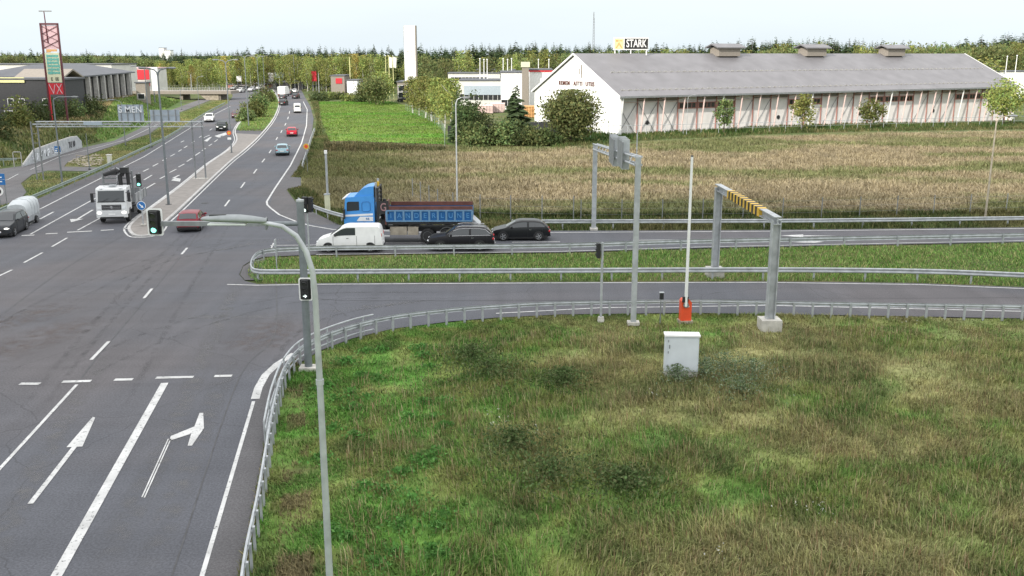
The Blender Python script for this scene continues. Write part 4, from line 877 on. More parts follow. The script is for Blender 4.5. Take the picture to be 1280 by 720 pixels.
# timber stacks in the yard
for i, (u, v, h, w_, lab) in enumerate([(664, 146, 2.6, 3, 'left stack of fresh orange timber beside the white gable'), (675, 145, 2.2, 3.4, 'right stack of fresh orange timber beside the white gable'), (607, 141, 1.8, 3.5, 'stack of pinkish boards in the yard left of the young spruce'), (622, 140, 2.2, 3.5, 'taller stack of boards in the yard left of the young spruce'), (749, 158, 1.6, 2.2, 'reddish pallet stack at the near corner of the white gable')]):
    p = G(u, v); m = MB()
    for k in range(int(h/.3)):
        for q in range(5): m.box((p.x-w_/2+(q+.5)*w_/5, p.y, .15+k*.3), (w_/5-.08, 4, .22+.0*k), rz=0)
        m.box((p.x, p.y, .28+k*.3), (w_+.1, 3.6, .05))
    tag(m.build('timber_stack', M['timber'] if i < 2 else M['palepink'], None), lab, 'timber stack')
m = MB(); p0 = G(560, 172); p1 = G(735, 163.5); d = (p1-p0); 
o = empty('dark_screen_fence', p0, math.atan2(d.y, d.x), 'dark solid board fence behind the thicket, before the timber yard', 'fence')
MB().box((d.length/2, 0, 1.0), (d.length, .08, 1.9)).build('boards', M['dark_wall'], o)
for k in range(12): MB().box((d.length*(k+.5)/12, -.08, 1.05), (.1, .08, 2.1)).build('post', M['galv_old'], o)
# white sign tower, flag poles, masts
p = Vector((xat(513.5, 288), 288, 0)); tw = empty('sign_tower', p, R(-8), 'tall narrow white sign tower standing behind the birches', 'sign tower')
zt = 13.4+288*math.tan(math.atan((360-32)/F)-PITCH)
MB().box((0, 0, zt/2+1), (3.3, .9, zt-2)).build('panel', M['gable'], tw); MB().box((1.75, .05, zt/2), (.3, 1.2, zt)).build('side_frame', M['taupe'], tw); MB().box((-1.72, .05, zt/2), (.12, 1.0, zt)).build('side_frame', M['galv_old'], tw)
m = MB()
for x, z, a, c in ((-.6, zt*.66, .7, .3), (.5, zt*.66, .3, .4), (.3, zt*.60, .5, .3), (-.8, zt*.55, .25, .5), (.9, zt*.51, .6, .35), (-.8, zt*.42, .12, 3.0), (.2, zt*.33, 1.2, .25)): m.box((x, -.48, z), (a, .06, c))
m.build('faded_marks', M['kerb'], tw)
m = MB(); m.tube([(math.cos(a)*1.1, -.5, 3.4+math.sin(a)*1.1) for a in np.linspace(.4, 5.6, 20)], .14, 6); m.build('round_emblem', M['kerb'], tw)
for i, (u, lab) in enumerate([(483.5, 'left of the three flagpoles at the corner of the bright green field'), (487.5, 'middle flagpole at the corner of the bright green field'), (492.5, 'right of the three flagpoles at the corner of the bright green field')]):
    p = G(u, 127); f = empty('flagpole', p, 0, lab, 'flagpole', 'flagpoles by the bright field'); zt = ztop(p, 70)
    MB().cyl((0, 0, 0), (0, 0, zt), .13, .06, n=8).build('pole', M['paleyellow'], f); MB().sphere((0, 0, zt+.08), .12).build('finial', M['white'], f)
    if i: 
        m = MB(); m.add([(0, 0, zt-.1), (1.1, .2, zt-.5), (.9, -.1, zt-3.4), (0, 0, zt-3.2)], [(0, 1, 2, 3)]); m.add([(0, .03, zt-.1), (1.1, .23, zt-.5), (.9, -.07, zt-3.4), (0, .03, zt-3.2)], [(3, 2, 1, 0)]); m.build('flag', M['offwhite'], f)
k = 0
for u, v, vt in [(600, 128, 74), (605, 128, 75), (609, 128, 75), (629, 130, 74), (634.5, 130, 75), (639.5, 130, 74), (673, 132, 75), (686, 132, 75), (1257, 128, 71), (1269, 128, 70)]:
    p = Vector((xat(u, 270), 270, 0)); zt = 13.4+270*math.tan(math.atan((360-vt)/F)-PITCH)
    f = empty('flagpole', p, 0, ['thin white pole in the cluster above the long white store, left one', 'thin white pole in the cluster above the long white store, middle one', 'thin white pole in the cluster above the long white store, right one', 'left white pole above the blank white store', 'middle white pole above the blank white store', 'right white pole above the blank white store', 'white pole right of the brown stack', 'white pole nearest to the white gable roof edge', 'left white pole beyond the right end of the roof', 'right white pole beyond the right end of the roof'][k], 'flagpole', 'thin white poles behind the stores'); k += 1
    MB().cyl((0, 0, 0), (0, 0, zt), .16, .1, n=6).build('pole', M['white'], f); MB().sphere((0, 0, zt+.1), .2, 8, 6).build('finial', M['white'], f)
p = Vector((xat(741, 700), 700, 0)); zt = 13.4+700*math.tan(math.atan((360-15)/F)-PITCH); ms = empty('radio_mast', p, 0, 'tall thin lattice radio mast above the wood near the rooftop sign', 'mast'); m = MB()
for a in range(3): m.cyl((1.1*math.cos(a*2.09), 1.1*math.sin(a*2.09), 0), (.45*math.cos(a*2.09), .45*math.sin(a*2.09), zt-4), .14, n=5)
for q in range(22):
    z = zt*q/22; r0 = 1.1-.65*q/22
    for a in range(3): m.cyl((r0*math.cos(a*2.09), r0*math.sin(a*2.09), z), (r0*math.cos(a*2.09+2.09), r0*math.sin(a*2.09+2.09), z+zt/22), .06, n=4)
m.build('lattice', M['galv_old'], ms); MB().cyl((0, 0, zt-4), (0, 0, zt), .2, .1, n=6).build('aerial', M['galv_old'], ms)
# red framed advertising tower on the left
Yt = 160; p = Vector((xat(71, Yt, 120), Yt, 2.2)); tw = empty('advertising_tower', p, R(6), 'tall red-framed advertising tower with a pale panel of teal lettering', 'sign tower')
f = lambda v: 13.4+Yt*math.tan(math.atan((360-v)/F)-PITCH)-2.2
for x in (-1.75, 1.75): MB().box((x, 0, f(30)/2), (.3, .5, f(30))).build('frame_post', M['maroon'], tw)
MB().box((-1.5, .1, f(96)/2+.2), (.22, .3, f(80))).build('red_edge', M['redsign'], tw)
MB().box((0, 0, f(30)), (3.8, .5, .3)).build('frame_beam', M['maroon'], tw)
MB().box((0, .06, (f(31)+f(62))/2), (3.2, .1, f(31)-f(62)-.2)).build('pink_panel', M['pink'], tw)
m = MB(); zA = f(33); zB = f(60)
for q in range(3):
    z0 = zA-(zA-zB)*q/3; z1 = zA-(zA-zB)*(q+1)/3; m.cyl((-1.5, -.12, z0), (1.5, -.12, z1), .05, n=5); m.cyl((1.5, -.12, z0), (-1.5, -.12, z1), .05, n=5)
m.build('lattice', M['maroon'], tw)
MB().box((0, 0, (f(66)+f(103))/2), (3.0, .35, f(66)-f(103))).build('pale_panel', M['cream'], tw)
m = MB(); m.box((-.6, -.22, f(63.5)), (.9, .1, .5)); m.box((.5, -.22, f(63)), (1.3, .1, .35)); m.build('gold_emblem', M['timber'], tw)
for q, s_ in enumerate(['MARKET', 'TYRES', 'SHOP 24', 'CAFE', 'WASH', 'PARTS']):
    m = MB(); rr = random.Random(q); x = -1.2
    while x < 1.2:
        w_ = rr.uniform(.12, .34); m.box((x+w_/2, -.2, f(70+q*4.2)), (w_, .05, rr.uniform(.3, .5))); x += w_+.06
    m.build('teal_line', M['teal'], tw)
for x, s_ in ((-.55, 'E'), (.55, 'EE')): text(s_, .75, .04, M['black'], tw, (x, -.21, f(99)), (math.pi/2, 0, 0))
MB().box((0, 0, (f(104)+f(118))/2), (3.1, .3, f(104)-f(118))).build('red_panel', M['redsign'], tw)
m = MB()
for a, b_ in (((-1.3, f(105)), (-.5, f(117))), ((-.5, f(117)), (-.1, f(106))), ((.2, f(105)), (1.3, f(117))), ((1.3, f(105)), (.2, f(117)))): m.cyl((a[0], -.2, a[1]), (b_[0], -.2, b_[1]), .08, n=5)
m.build('white_scrawl', M['pink'], tw)
MB().cyl((-.6, 0, f(54)), (-.75, 0, f(14)), .16, .1, n=8).build('antenna_pole', M['maroon'], tw); MB().box((-.5, 0, f(14)), (2.6, .15, .2)).build('antenna_bar', M['galv_old'], tw); tw.scale = (.75, .75, 1)
# ================================================================== STREET FURNITURE
WB = [(-.02, -.16), (.03, -.13), (.03, -.06), (-.02, -.02), (-.02, .02), (.03, .06), (.03, .13), (-.02, .16), (-.035, .16), (.012, .12), (.012, .07), (-.035, .03), (-.035, -.03), (.012, -.07), (.012, -.12), (-.035, -.16)]
def guardrail(label, pp, h=.72, step=4., side=1, m_='galv', pipe=None, sm=5, group='steel guardrails', ks=1.):
    P = resample(catmull(pp, sm), .5 if len(pp) > 2 else 1.0); o0 = P[0].copy()
    f = empty('guardrail', o0, 0, label, 'guardrail', group); Q = [p-o0 for p in P]
    prof = [(side*l*1.0, u*ks) for l, u in WB]
    MB().sweep([q+Vector((0, 0, h-.16*ks)) for q in Q], prof).build('beam', M[m_], f, ang=60)
    PS = resample([p for p in Q], step)
    pm = MB().box((0, 0, h/2-.1), (.11, .07, h+.12)).mesh('post', M[m_])
    for i, q in enumerate(PS):
        a = PS[max(i-1, 0)]; b = PS[min(i+1, len(PS)-1)]; o = bpy.data.objects.new('post', pm); C.objects.link(o); o.parent = f; o.location = q; o.rotation_euler = (0, 0, math.atan2(b.y-a.y, b.x-a.x))
        s = Vector((-(b-a).y, (b-a).x, 0)).normalized(); o.location = q-s*side*.09
    if pipe:
        MB().tube([q+Vector((0, 0, pipe)) for q in Q[::2]], .035, 8).build('top_pipe', M[m_], f)
    return f
EDGE = [(300, 790), (309, 720), (323, 650), (333, 590), (341, 540), (349, 503), (357, 480), (374, 457), (401, 440), (441, 425), (491, 413), (561, 404), (621, 399), (701, 394.8), (860, 392.5), (960, 394), (1060, 396), (1280, 399.5), (1500, 404)]
guardrail('long curved guardrail with close posts round the near meadow', pts(EDGE), .80, .97, side=1, ks=.72)
cv = pts([(338, 560), (344, 525), (351, 500), (360, 478), (377, 456), (404, 440), (444, 425), (474, 417.5)]); L0, _ = offset2(cv, .16)
P = resample(catmull(L0, 4), .6); f = empty('hand_rail', P[0], 0, 'tubular hand rail doubling the guardrail round the near corner', 'railing')
for z in (1.0, .52, .25): MB().tube([q-P[0]+Vector((0, 0, z)) for q in P], .04, 8).build('rail_pipe', M['galv'], f)
pm = MB().cyl((0, 0, -.1), (0, 0, 1.0), .035, n=8).mesh('post', M['galv'])
for q in P[::4]: o = bpy.data.objects.new('post', pm); C.objects.link(o); o.parent = f; o.location = q-P[0]
guardrail('guardrail wrapping round the end of the grass island between the two roads', pts([(1500, 365), (1280, 356), (1150, 351), (960, 349), (700, 350), (500, 351), (380, 351.5), (330, 351.5), (318, 350), (314, 344), (317, 334), (324, 327), (335, 324), (345, 323)]), .74, 3.1, side=1)
guardrail('guardrail along the upper side of the grass island beside the van', pts([(346, 322.5), (400, 320.5), (520, 319), (700, 317), (880, 311.5), (1280, 303.5), (1500, 299)]), .74, 4.0, side=1)
guardrail('long guardrail at the foot of the dry field behind the crossing road', pts([(640, 286.2), (700, 286), (960, 285.3), (1130, 283.6), (1280, 281.6), (1500, 279)]), .74, 4.0, side=-1, sm=3)
guardrail('short guardrail bending behind the blue truck cab', pts([(373, 258), (382, 263), (400, 270.5), (418, 276.5), (440, 281), (500, 284.5)]), .8, 2.6, side=-1)
guardrail('dull green-grey guardrail along the left edge of the main road', pts([(-60, 301), (0, 272), (44, 253), (78, 238), (128, 215.5), (180, 190.5), (213, 173.5), (255, 146), (282, 131)]), .76, 4., side=-1, m_='galv_green')
guardrail('short guardrail beside the right lane by the orange round sign', pts([(393, 165), (389, 176), (385, 190), (380, 205), (377.5, 213)]), .75, 3., side=-1)
p = GT(-40, 207); guardrail('green-grey guardrail ending at the graffiti wall on the far left', [GT(-60, 208.5), GT(-20, 208), GT(22, 207)], 1.0, 3., m_='galv_green')
fr = empty('hoop_railing', G(23, 209), R(10), 'pale pipe frame at the low end of the graffiti wall', 'railing'); m = MB(); m.tube([(-.45, 0, 0), (-.45, 0, 1.75), (-.35, 0, 1.85), (.35, 0, 1.85), (.45, 0, 1.75), (.45, 0, 0)], .05, 6); m.build('pipe', M['kerb'], fr); MB().box((0, 0, 1.1), (.8, .05, .05)).build('crossbar', M['kerb'], fr)
# graffiti wall
A = G(30, 208); B = G(103, 184); d = B-A; L = d.length; wl = empty('retaining_wall', A, math.atan2(d.y, d.x), 'pale concrete retaining wall covered in graffiti beside the side road', 'wall')
hh = [(0, .15), (.18, 1.55), (.5, 1.75), (.8, 1.85), (.93, 1.7), (1, .9)]
MB().prism([(0, 0, -.3)]+[(L*a, 0, h) for a, h in hh]+[(L, 0, -.3)], (0, .3, 0)).build('wall_body', M['wallgrey'], wl, ang=0)
m = MB(); m.tube([(L*a, .15, h+.03) for a, h in hh], .1, 6); m.build('coping', M['kerb'], wl)
m = MB(); rr = random.Random(3)
def stroke(x, z, w_, h_, n=7): m.tube([(x+w_*rr.random(), -.02, z+h_*rr.random()) for _ in range(n)], .05, 4)
for k in range(9): stroke(L*(.12+.06*k), .25, L*.045, 1.0)
m.build('faint_graffiti', M['graffiti'], wl)
text('TU 10', 1.2, .02, M['graf_dark'], wl, (L*.80, -.04, .85), (math.pi/2, 0, 0), name='graffiti_tag')
m = MB()
for k in range(6): stroke(L*(.27+.055*k), .3, L*.03, .9, 5)
m.build('dark_graffiti', M['graf_dark'], wl)

# ---- lamp posts
def lamp(label, p, h, arms, arm_len=1.8, r=.09, m_='pole', up=.5, head=1.0, rz=0., group='street lamps', drop=0., base=True):
    f = empty('street_lamp', p, rz, label, 'street lamp', group)
    MB().cyl((0, 0, 0), (0, 0, h-.3), r, r*.6, n=10).build('pole', M[m_], f)
    if base: MB().cyl((0, 0, 0), (0, 0, .12), r*2.4, n=12).build('base_plate', M['dark_steel'], f)
    for s in arms:
        MB().tube([(0, 0, h-.6), (s*.06, 0, h-.25), (s*arm_len*.3, 0, h-.02), (s*arm_len, 0, h+up*.3)], [r*.6, r*.6, r*.5, r*.45], 8).build('arm', M[m_], f)
        m = MB(); x = s*arm_len; z = h+up*.3
        m.sphere((x+s*.38*head, 0, z), (.42*head, .15*head, .09*head), 12, 6); m.box((x+s*.4*head, 0, z-.07), (.5*head, .2*head, .04))
        m.build('luminaire', M['galv_old'], f)
    return f
def lampP(label, u, v0, v1, arms, **k):
    p = GT(u, v0); return lamp(label, p, ztop(p, v1)-p.z, arms, **k)
lampP('tall double-armed street lamp on the paved median behind the white truck', 211, 257, 87, (-1, 1), arm_len=.9, r=.12)
lampP('goose-neck street lamp with its arm over the side road at the left', 78, 230, 121, (1,), arm_len=1.9, r=.10, up=0)
lampP('tall street lamp behind the left guardrail just left of the double-armed one', 189, 184, 84, (-1,), arm_len=1.2, r=.1)
lampP('slim low lamp post on the stony patch right of the graffiti wall', 112, 212, 164, (), r=.06)
lampP('thin lamp post behind the back of the graffitied road sign', 157, 182, 126, (-1,), arm_len=1, r=.07)
lampP('thin lamp post at the bridge pier', 227, 137, 112, (1,), r=.08, arm_len=.8)
lampP('thin lamp post right of the bridge opening', 249, 136, 96, (1,), r=.08, arm_len=1)
lampP('tall street lamp on the paved median carrying a round orange sign', 289.7, 192, 76, (-1, 1), arm_len=1.0, r=.10)
lampP('tall street lamp on the grass part of the median', 311, 158, 70, (-1, 1), arm_len=1.2, r=.11)
lampP('third tall street lamp on the far median among the bushes', 324.5, 128, 71, (-1, 1), arm_len=1.3, r=.12)
lampP('farthest street lamp of the median', 331, 113, 70, (-1, 1), arm_len=1.3, r=.13)
lampP('far street lamp right of the carriageway near the queue', 369, 113, 68, (-1,), arm_len=1.5, r=.12)
lampP('farther street lamp standing right of the carriageway', 386, 112, 74, (-1,), arm_len=1.5, r=.12)
lampP('thin yellowish pole in front of the small white gabled store', 438.5, 116, 70, (), r=.18, m_='paleyellow', base=False)
lampP('tall thin lamp pole in front of the thicket behind the blue truck', 571.5, 256, 124, (1,), r=.085, arm_len=.5, m_='galv')
lampP('tall thin pole rising from behind the sign gantry', 793, 286, 158, (), r=.07, arm_len=.5, m_='galv')
lampP('tall thin lamp pole beyond the guardrail at the far right', 1231, 276, 147, (1,), r=.09, arm_len=.9, m_='beige_stone')
lampP('slender lamp post behind the pale fence before the long hall', 858, 169, 120, (1,), r=.05, arm_len=.7, m_='galv')
p = G(410.5, 265); f = empty('camera_pole', p, 0, 'pale pole with a tall cabinet at its foot beside the blue truck', 'pole')
MB().cyl((0, 0, 1.0), (0, 0, ztop(p, 189)), .10, n=10).build('pole', M['galv'], f); MB().box((-.05, 0, .75), (.42, .35, 1.55)).build('cabinet', M['cream'], f); MB().box((-.05, 0, 1.56), (.5, .42, .08)).build('lid', M['galv'], f)
MB().box((0, -.02, ztop(p, 190)), (.22, .25, .3)).build('sensor_head', M['white'], f)
# big foreground lamp
PL = Vector((-4.22, 20.0, 0)); f = empty('street_lamp', PL, 0, 'tall grey street lamp close to the camera with a curved arm over the road', 'street lamp')
MB().tube([(0, 0, -.1), (0, 0, 3), (0, 0, 6), (-.01, 0, 8.4), (-.04, 0, 8.9), (-.16, .03, 9.32), (-.36, .05, 9.66), (-.64, .06, 9.86), (-1.1, .07, 9.95)], [.085, .08, .072, .064, .062, .06, .056, .05, .045], 16).build('pole', M['galv'], f)
MB().cyl((0, 0, 6.35), (0, 0, 6.47), .09, n=16).build('collar', M['galv'], f)
MB().box((-.0, -.095, 1.0), (.1, .03, .4)).build('service_hatch', M['galv_old'], f)
m = MB(); ringz = []
st = [(-1.42, .05, .05, 0), (-1.5, .075, .07, 0), (-1.75, .12, .085, .02), (-2.0, .15, .095, .035), (-2.3, .16, .09, .04), (-2.6, .14, .07, .045), (-2.78, .08, .04, .045), (-2.82, .02, .015, .045)]
vs = []; n = 16
for x, ry, rz_, dz in st:
    x = x+.46; rz_ *= 1.15
    for k in range(n): a = 2*math.pi*k/n; vs.append((x, .07+ry*math.cos(a), 9.97+dz+rz_*math.sin(a)*(1 if math.sin(a) > 0 else .6)))
m.add(vs, [(i*n+k, i*n+(k+1) % n, (i+1)*n+(k+1) % n, (i+1)*n+k) for i in range(len(st)-1) for k in range(n)]); m.build('luminaire', mat('lamp_housing', (.27, .29, .30), .5, .3, var=.12, vs=6), f, ang=60)
MB().box((-1.99, .07, 10.1), (.35, .1, .03)).build('top_ridge', M['dark_steel'], f); MB().box((-1.8, .07, 9.915), (.8, .2, .03)).build('lens', M['head'], f)

# ---- traffic lights
def signal_head(par, loc, rz=0., s=1., lit='green_lamp', border=True, arrow_=False, nl=3, lit_i=2):
    h = bpy.data.objects.new('signal_head', MB().box((0, 0, 0), (.32*s, .22*s, .95*s)).mesh('signal_head', M['black'])); C.objects.link(h); h.parent = par; h.location = loc; h.rotation_euler = (0, 0, rz)
    if border:
        m = MB(); W_, H_, r_ = .33*s, .58*s, .10*s
        def rr(w_, h_, rad, y):
            o = []
            for cx_, cz_, a0 in ((w_-rad, h_-rad, 0), (-w_+rad, h_-rad, 90), (-w_+rad, -h_+rad, 180), (w_-rad, -h_+rad, 270)):
                for k in range(5): a = R(a0+k*22.5); o.append((cx_+rad*math.cos(a), y, cz_+rad*math.sin(a)))
            return o
        m.prism(rr(W_, H_, r_, .11*s), (0, .03, 0), m=0); m.prism(rr(W_*.80, H_*.89, r_*.7, .098*s), (0, .013, 0), m=1)
        m.build('backing_board', [M['white'], M['black']], h)
    for i in range(nl):
        z = (.30-.30*i)*s
        if i == lit_i and arrow_:
            m = MB(); m.prism([(-.09*s, -.125*s, z-.02*s), (0, -.125*s, z-.02*s), (0, -.125*s, z-.09*s), (.11*s, -.125*s, z), (0, -.125*s, z+.09*s), (0, -.125*s, z+.02*s), (-.09*s, -.125*s, z+.02*s)], (0, .02, 0)); m.build('lit_arrow', M['white_lamp'], h)
        else: MB().cyl((0, -.125*s, z), (0, -.1*s, z), .11*s, n=18).build('lamp', M[lit] if i == lit_i else M['dark_lens'], h)
        m = MB(); n_ = 10; o1 = []; o2 = []
        for k in range(n_+1):
            a = R(-10+200*k/n_); o1.append(Vector((.13*s*math.cos(a), -.11*s, z+.13*s*math.sin(a)))); o2.append(Vector((.125*s*math.cos(a), (-.11-.16*max(.25, math.sin(a)))*s, z+.125*s*math.sin(a))))
        m.add(o1+o2, [(k, k+1, k+2+n_, k+1+n_) for k in range(n_)]); m.build('visor', M['black'], h)
    return h
PM = G(386, 462); f = empty('signal_mast', PM, 0, 'thick grey signal mast with a long arm reaching over the near lanes', 'traffic light')
hz = ztop(PM, 252); MB().cyl((0, 0, .15), (0, 0, hz), .165, .155, n=20).build('mast', M['pole'], f); MB().box((0, 0, .08), (.75, .6, .16)).build('foot', M['concrete'], f); MB().cyl((0, 0, hz), (0, 0, hz+.08), .17, n=20).build('cap', M['galv'], f)
pa = D(202, 283, PM.y); pb = D(333, 280, PM.y); az_ = ztop(PM, 279.5)
MB().tube([(0, 0, az_), (pb.x-PM.x, 0, az_)], .10, 12).build('arm_stub', M['pole'], f)
MB().box(((pa.x+pb.x)/2-PM.x, 0, az_), (pb.x-pa.x, .17, .20)).build('arm', M['galv_old'], f); MB().box((pb.x-PM.x, 0, az_), (.06, .36, .5)).build('arm_flange', M['galv_old'], f)
ps = D(193, 278, PM.y); signal_head(f, (ps.x-PM.x, -.05, ps.z), s=1.0)
pr = D(381.5, 362, PM.y-.35); signal_head(f, (pr.x-PM.x-.0, -.38, pr.z), s=.86, arrow_=True)
MB().box((0, -.22, pr.z), (.1, .2, .1)).build('bracket', M['galv_old'], f)
p = G(387, 325); f = empty('traffic_light', p, 0, 'traffic light on a slim post behind the thick mast with a pale lit lamp', 'traffic light'); h = ztop(p, 262)
MB().cyl((0, 0, 0), (0, 0, h), .055, n=10).build('post', M['galv'], f); signal_head(f, (-.12, 0, ztop(p, 256)), rz=R(-15), s=1.1, lit='white_lamp', border=False)
h2 = signal_head(f, (.22, .1, ztop(p, 256)), rz=R(80), s=1.05, border=False, lit='dark_lens'); MB().cyl((0, 0, h), (0, 0, h+.35), .07, n=8).build('cap', M['beige_stone'], f)
p = G(179.5, 284); f = empty('traffic_light', p, 0, 'traffic light at the median nose with a round blue keep-right sign', 'traffic light')
MB().cyl((0, 0, 0), (0, 0, ztop(p, 216)), .05, n=10).build('post', M['galv'], f); MB().box((0, 0, .2), (.4, .3, .1)).build('foot', M['concrete'], f)
signal_head(f, (.0, -.12, ztop(p, 225)), rz=R(8), s=1.05, border=False)
def round_sign(par, z, r, m1, arrow_=False, x=0., y=-.09):
    MB().cyl((x, y, z), (x, y+.02, z), r, n=28).build('sign_rim', M['white'], par); s = MB().cyl((x, y-.012, z), (x, y, z), r*.9, n=28).build('sign_face', m1, par)
    if arrow_:
        m = MB(); a = R(-45); c, s_ = math.cos(a), math.sin(a)
        m.prism([(x+q*c-w*s_, y-.02, z+q*s_+w*c) for q, w in ((-.22, -.04), (.05, -.04), (.05, -.12), (.25, 0), (.05, .12), (.05, .04), (-.22, .04))], (0, .006, 0)); m.build('white_arrow', M['white'], par)
round_sign(f, ztop(p, 257), .36, M['blue_sign'], True)
p = G(751, 401); f = empty('traffic_light', p, 0, 'slim post with a small dark signal head turned away, by the slip road', 'traffic light'); h = ztop(p, 303)
MB().cyl((0, 0, .1), (0, 0, h), .065, n=10).build('post', M['galv'], f); MB().cyl((0, 0, -.05), (0, 0, .22), .2, .15, n=10).build('foot', M['concrete'], f); signal_head(f, (-.2, 0, h-.42), rz=R(-80), s=.8, border=False, lit='dark_lens')
p = G(825, 405); f = empty('detector_post', p, 0, 'short thin post topped by a small black box between lamp and barrier', 'post'); h = ztop(p, 376)
MB().cyl((0, 0, 0), (0, 0, h), .03, n=8).build('post', M['galv_old'], f); MB().box((.03, 0, ztop(p, 370)), (.19, .16, .34)).build('box', M['black'], f); MB().box((.03, 0, ztop(p, 365.5)), (.24, .2, .03)).build('lid', M['galv'], f)
# barrier
p = G(856, 401); f = empty('barrier_gate', p, R(6), 'orange-red barrier machine with its white boom raised upright', 'barrier'); hc = ztop(p, 373)
MB().prism([(-.27, -.22, .05), (.27, -.22, .05), (.27, -.22, hc-.18), (.12, -.22, hc), (-.20, -.22, hc), (-.27, -.22, hc-.1)], (0, .44, 0)).build('housing', M['orange'], f, ang=20)
MB().box((0, 0, -.02), (.7, .6, .16)).build('foot', M['beige_stone'], f); MB().cyl((-.05, -.34, hc-.28), (-.05, -.2, hc-.28), .14, n=16).build('pivot', M['galv_old'], f); MB().box((.04, -.235, hc-.38), (.2, .02, .06)).build('badge', M['white'], f)
bt = D(863, 195, p.y); bb = D(855.5, 374, p.y); m = MB(); lo = bb-p; hi = bt-p; m.cyl((lo.x, -.29, lo.z-.3), (hi.x, -.29, hi.z), .085, .06, n=12); m.build('boom', M['white'], f)
m = MB(); m.box((-.1, -.29, hc+.02), (.3, .12, .3)); m.build('boom_clamp', M['black'], f); MB().cyl((hi.x, -.29, hi.z), (hi.x, -.29, hi.z+.06), .07, n=10).build('boom_tip', M['black'], f)
# white cabinet
p = G(851, 471); f = empty('equipment_cabinet', p, R(-3), 'white metal equipment cabinet standing in the meadow', 'cabinet')
MB().box((0, .22, .12), (1.40, .42, .3)).build('plinth', M['concrete'], f); MB().box((0, .22, 1.02), (1.42, .46, 1.56)).build('body', M['cabinet'], f)
MB().box((.02, -.02, 1.0), (1.26, .03, 1.44)).build('door', M['cabinet'], f); MB().box((0, .2, 1.83), (1.50, .56, .07)).build('top', M['white'], f)
m = MB(); [m.box((-.58, -.045, z), (.03, .03, .1)) for z in (.5, 1.1, 1.6)]; m.build('hinge', M['galv_old'], f); MB().box((-.53, -.05, 1.35), (.04, .04, .16)).build('handle', M['galv_old'], f)
# height gauge
def height_gauge():
    a = G(893, 345); b = G(961.5, 411); d = b-a; f = empty('height_gauge', a, 0, 'grey steel height gauge with a yellow and black striped beam over the slip road', 'height gauge')
    za = ztop(a, 236)-.1; zb = ztop(b, 268)-.1; zc = (za+zb)/2; ux = d.normalized(); ang = math.atan2(d.y, d.x)
    for q, z in ((Vector(), zc), (d, zc)):
        m = MB()
        for s in (-1, 1): m.box((q.x+s*.19*ux.y, q.y-s*.19*ux.x, z/2+.25), (.36, .05, z-.5), rz=ang)
        m.box((q.x, q.y, z/2+.25), (.05, .36, z-.5), rz=ang); m.build('post', M['galv'], f)
        MB().box((q.x, q.y, .27), (.44, .44, .06), rz=ang).build('base_plate', M['galv_old'], f)
        m = MB(); m.box((q.x, q.y, .22), (.95, 1.0, .64), rz=ang); fo = m.build('concrete_foot', M['concrete'], f)
    m = MB(); L = d.length; M4 = Matrix.Rotation(ang, 4, 'Z')
    def bx(x0, x1, w_, h_, z, mi): c = ux*(x0+x1)/2; m.box((c.x, c.y, z), (x1-x0, w_, h_), rz=ang, m=mi)
    bx(-.25, L+.25, .36, .05, zc+.17, 0); bx(-.25, L+.25, .36, .05, zc-.17, 0); bx(-.25, L+.25, .05, .32, zc, 0)
    m.build('beam', M['galv'], f)
    m = MB(); x0 = L*.24; x1 = L*.80; n_ = 19; s_ = (x1-x0)/n_
    for k in range(n_):
        c = ux*(x0+(k+.5)*s_); m.box((c.x, c.y, zc), (s_, .42+.004*(k % 2), .44+.004*(k % 2)), rz=ang, m=k % 2)
    m.build('striped_board', [M['yellow'], M['stripe']], f)
height_gauge()
# sign gantry right
def gantry_right():
    a = G(742, 287); b = G(791.5, 405.5); d = b-a; f = empty('sign_gantry', a, 0, 'steel sign gantry across both roads seen almost end on, with sign backs', 'gantry'); ux = d.normalized(); ang = math.atan2(d.y, d.x)
    za = ztop(a, 180); zb = ztop(b, 196)
    for q, z, r in ((Vector(), za, .17), (d, zb, .15)):
        MB().box((q.x, q.y, z/2), (.26 if q.length else .34, .26 if q.length else .34, z), rz=ang).build('post', M['galv'], f); MB().box((q.x, q.y, .08), (.9 if not q.length else .5, .6, .16), rz=ang).build('foot', M['concrete'], f)
    m = MB(); L = d.length
    for s, dz in ((-.16, 0), (.16, 0), (-.16, -.4), (.16, -.4)):
        o_ = Vector((-ux.y*s, ux.x*s, dz)); m.cyl(Vector((0, 0, za))+o_, d+Vector((0, 0, zb))+o_, .06, n=6)
    for k in range(22):
        t0 = k/22; t1 = (k+1)/22; P0 = d*t0+Vector((0, 0, za+(zb-za)*t0)); P1 = d*t1+Vector((0, 0, za+(zb-za)*t1)); s = .16*(1 if k % 2 else -1)
        m.cyl(P0+Vector((-ux.y*s, ux.x*s, 0)), P1+Vector((-ux.y*-s, ux.x*-s, -.4 if k % 2 else 0)), .03, n=5)
    m.build('truss_beam', M['galv'], f)
    for t0, t1, hu, hd in ((.55, .66, .75, .7), (.74, .84, .7, .65)):
        m = MB(); c0 = d*t0; c1 = d*t1; z0 = za+(zb-za)*(t0+t1)/2; c = (c0+c1)/2; of = Vector((-ux.y, ux.x, 0))*(-.3)
        m.box((c.x+of.x, c.y+of.y, z0+(hu-hd)/2), ((c1-c0).length, .05, hu+hd), rz=ang); m.build('sign_panel', M['galv_old'], f)
        for k in range(4):
            q = c0.lerp(c1, (k+.5)/4)+of*.4; MB().box((q.x, q.y, z0+(hu-hd)/2), (.14, .42, hu+hd+.25), rz=ang).build('sign_bracket', M['galv'], f)
gantry_right()
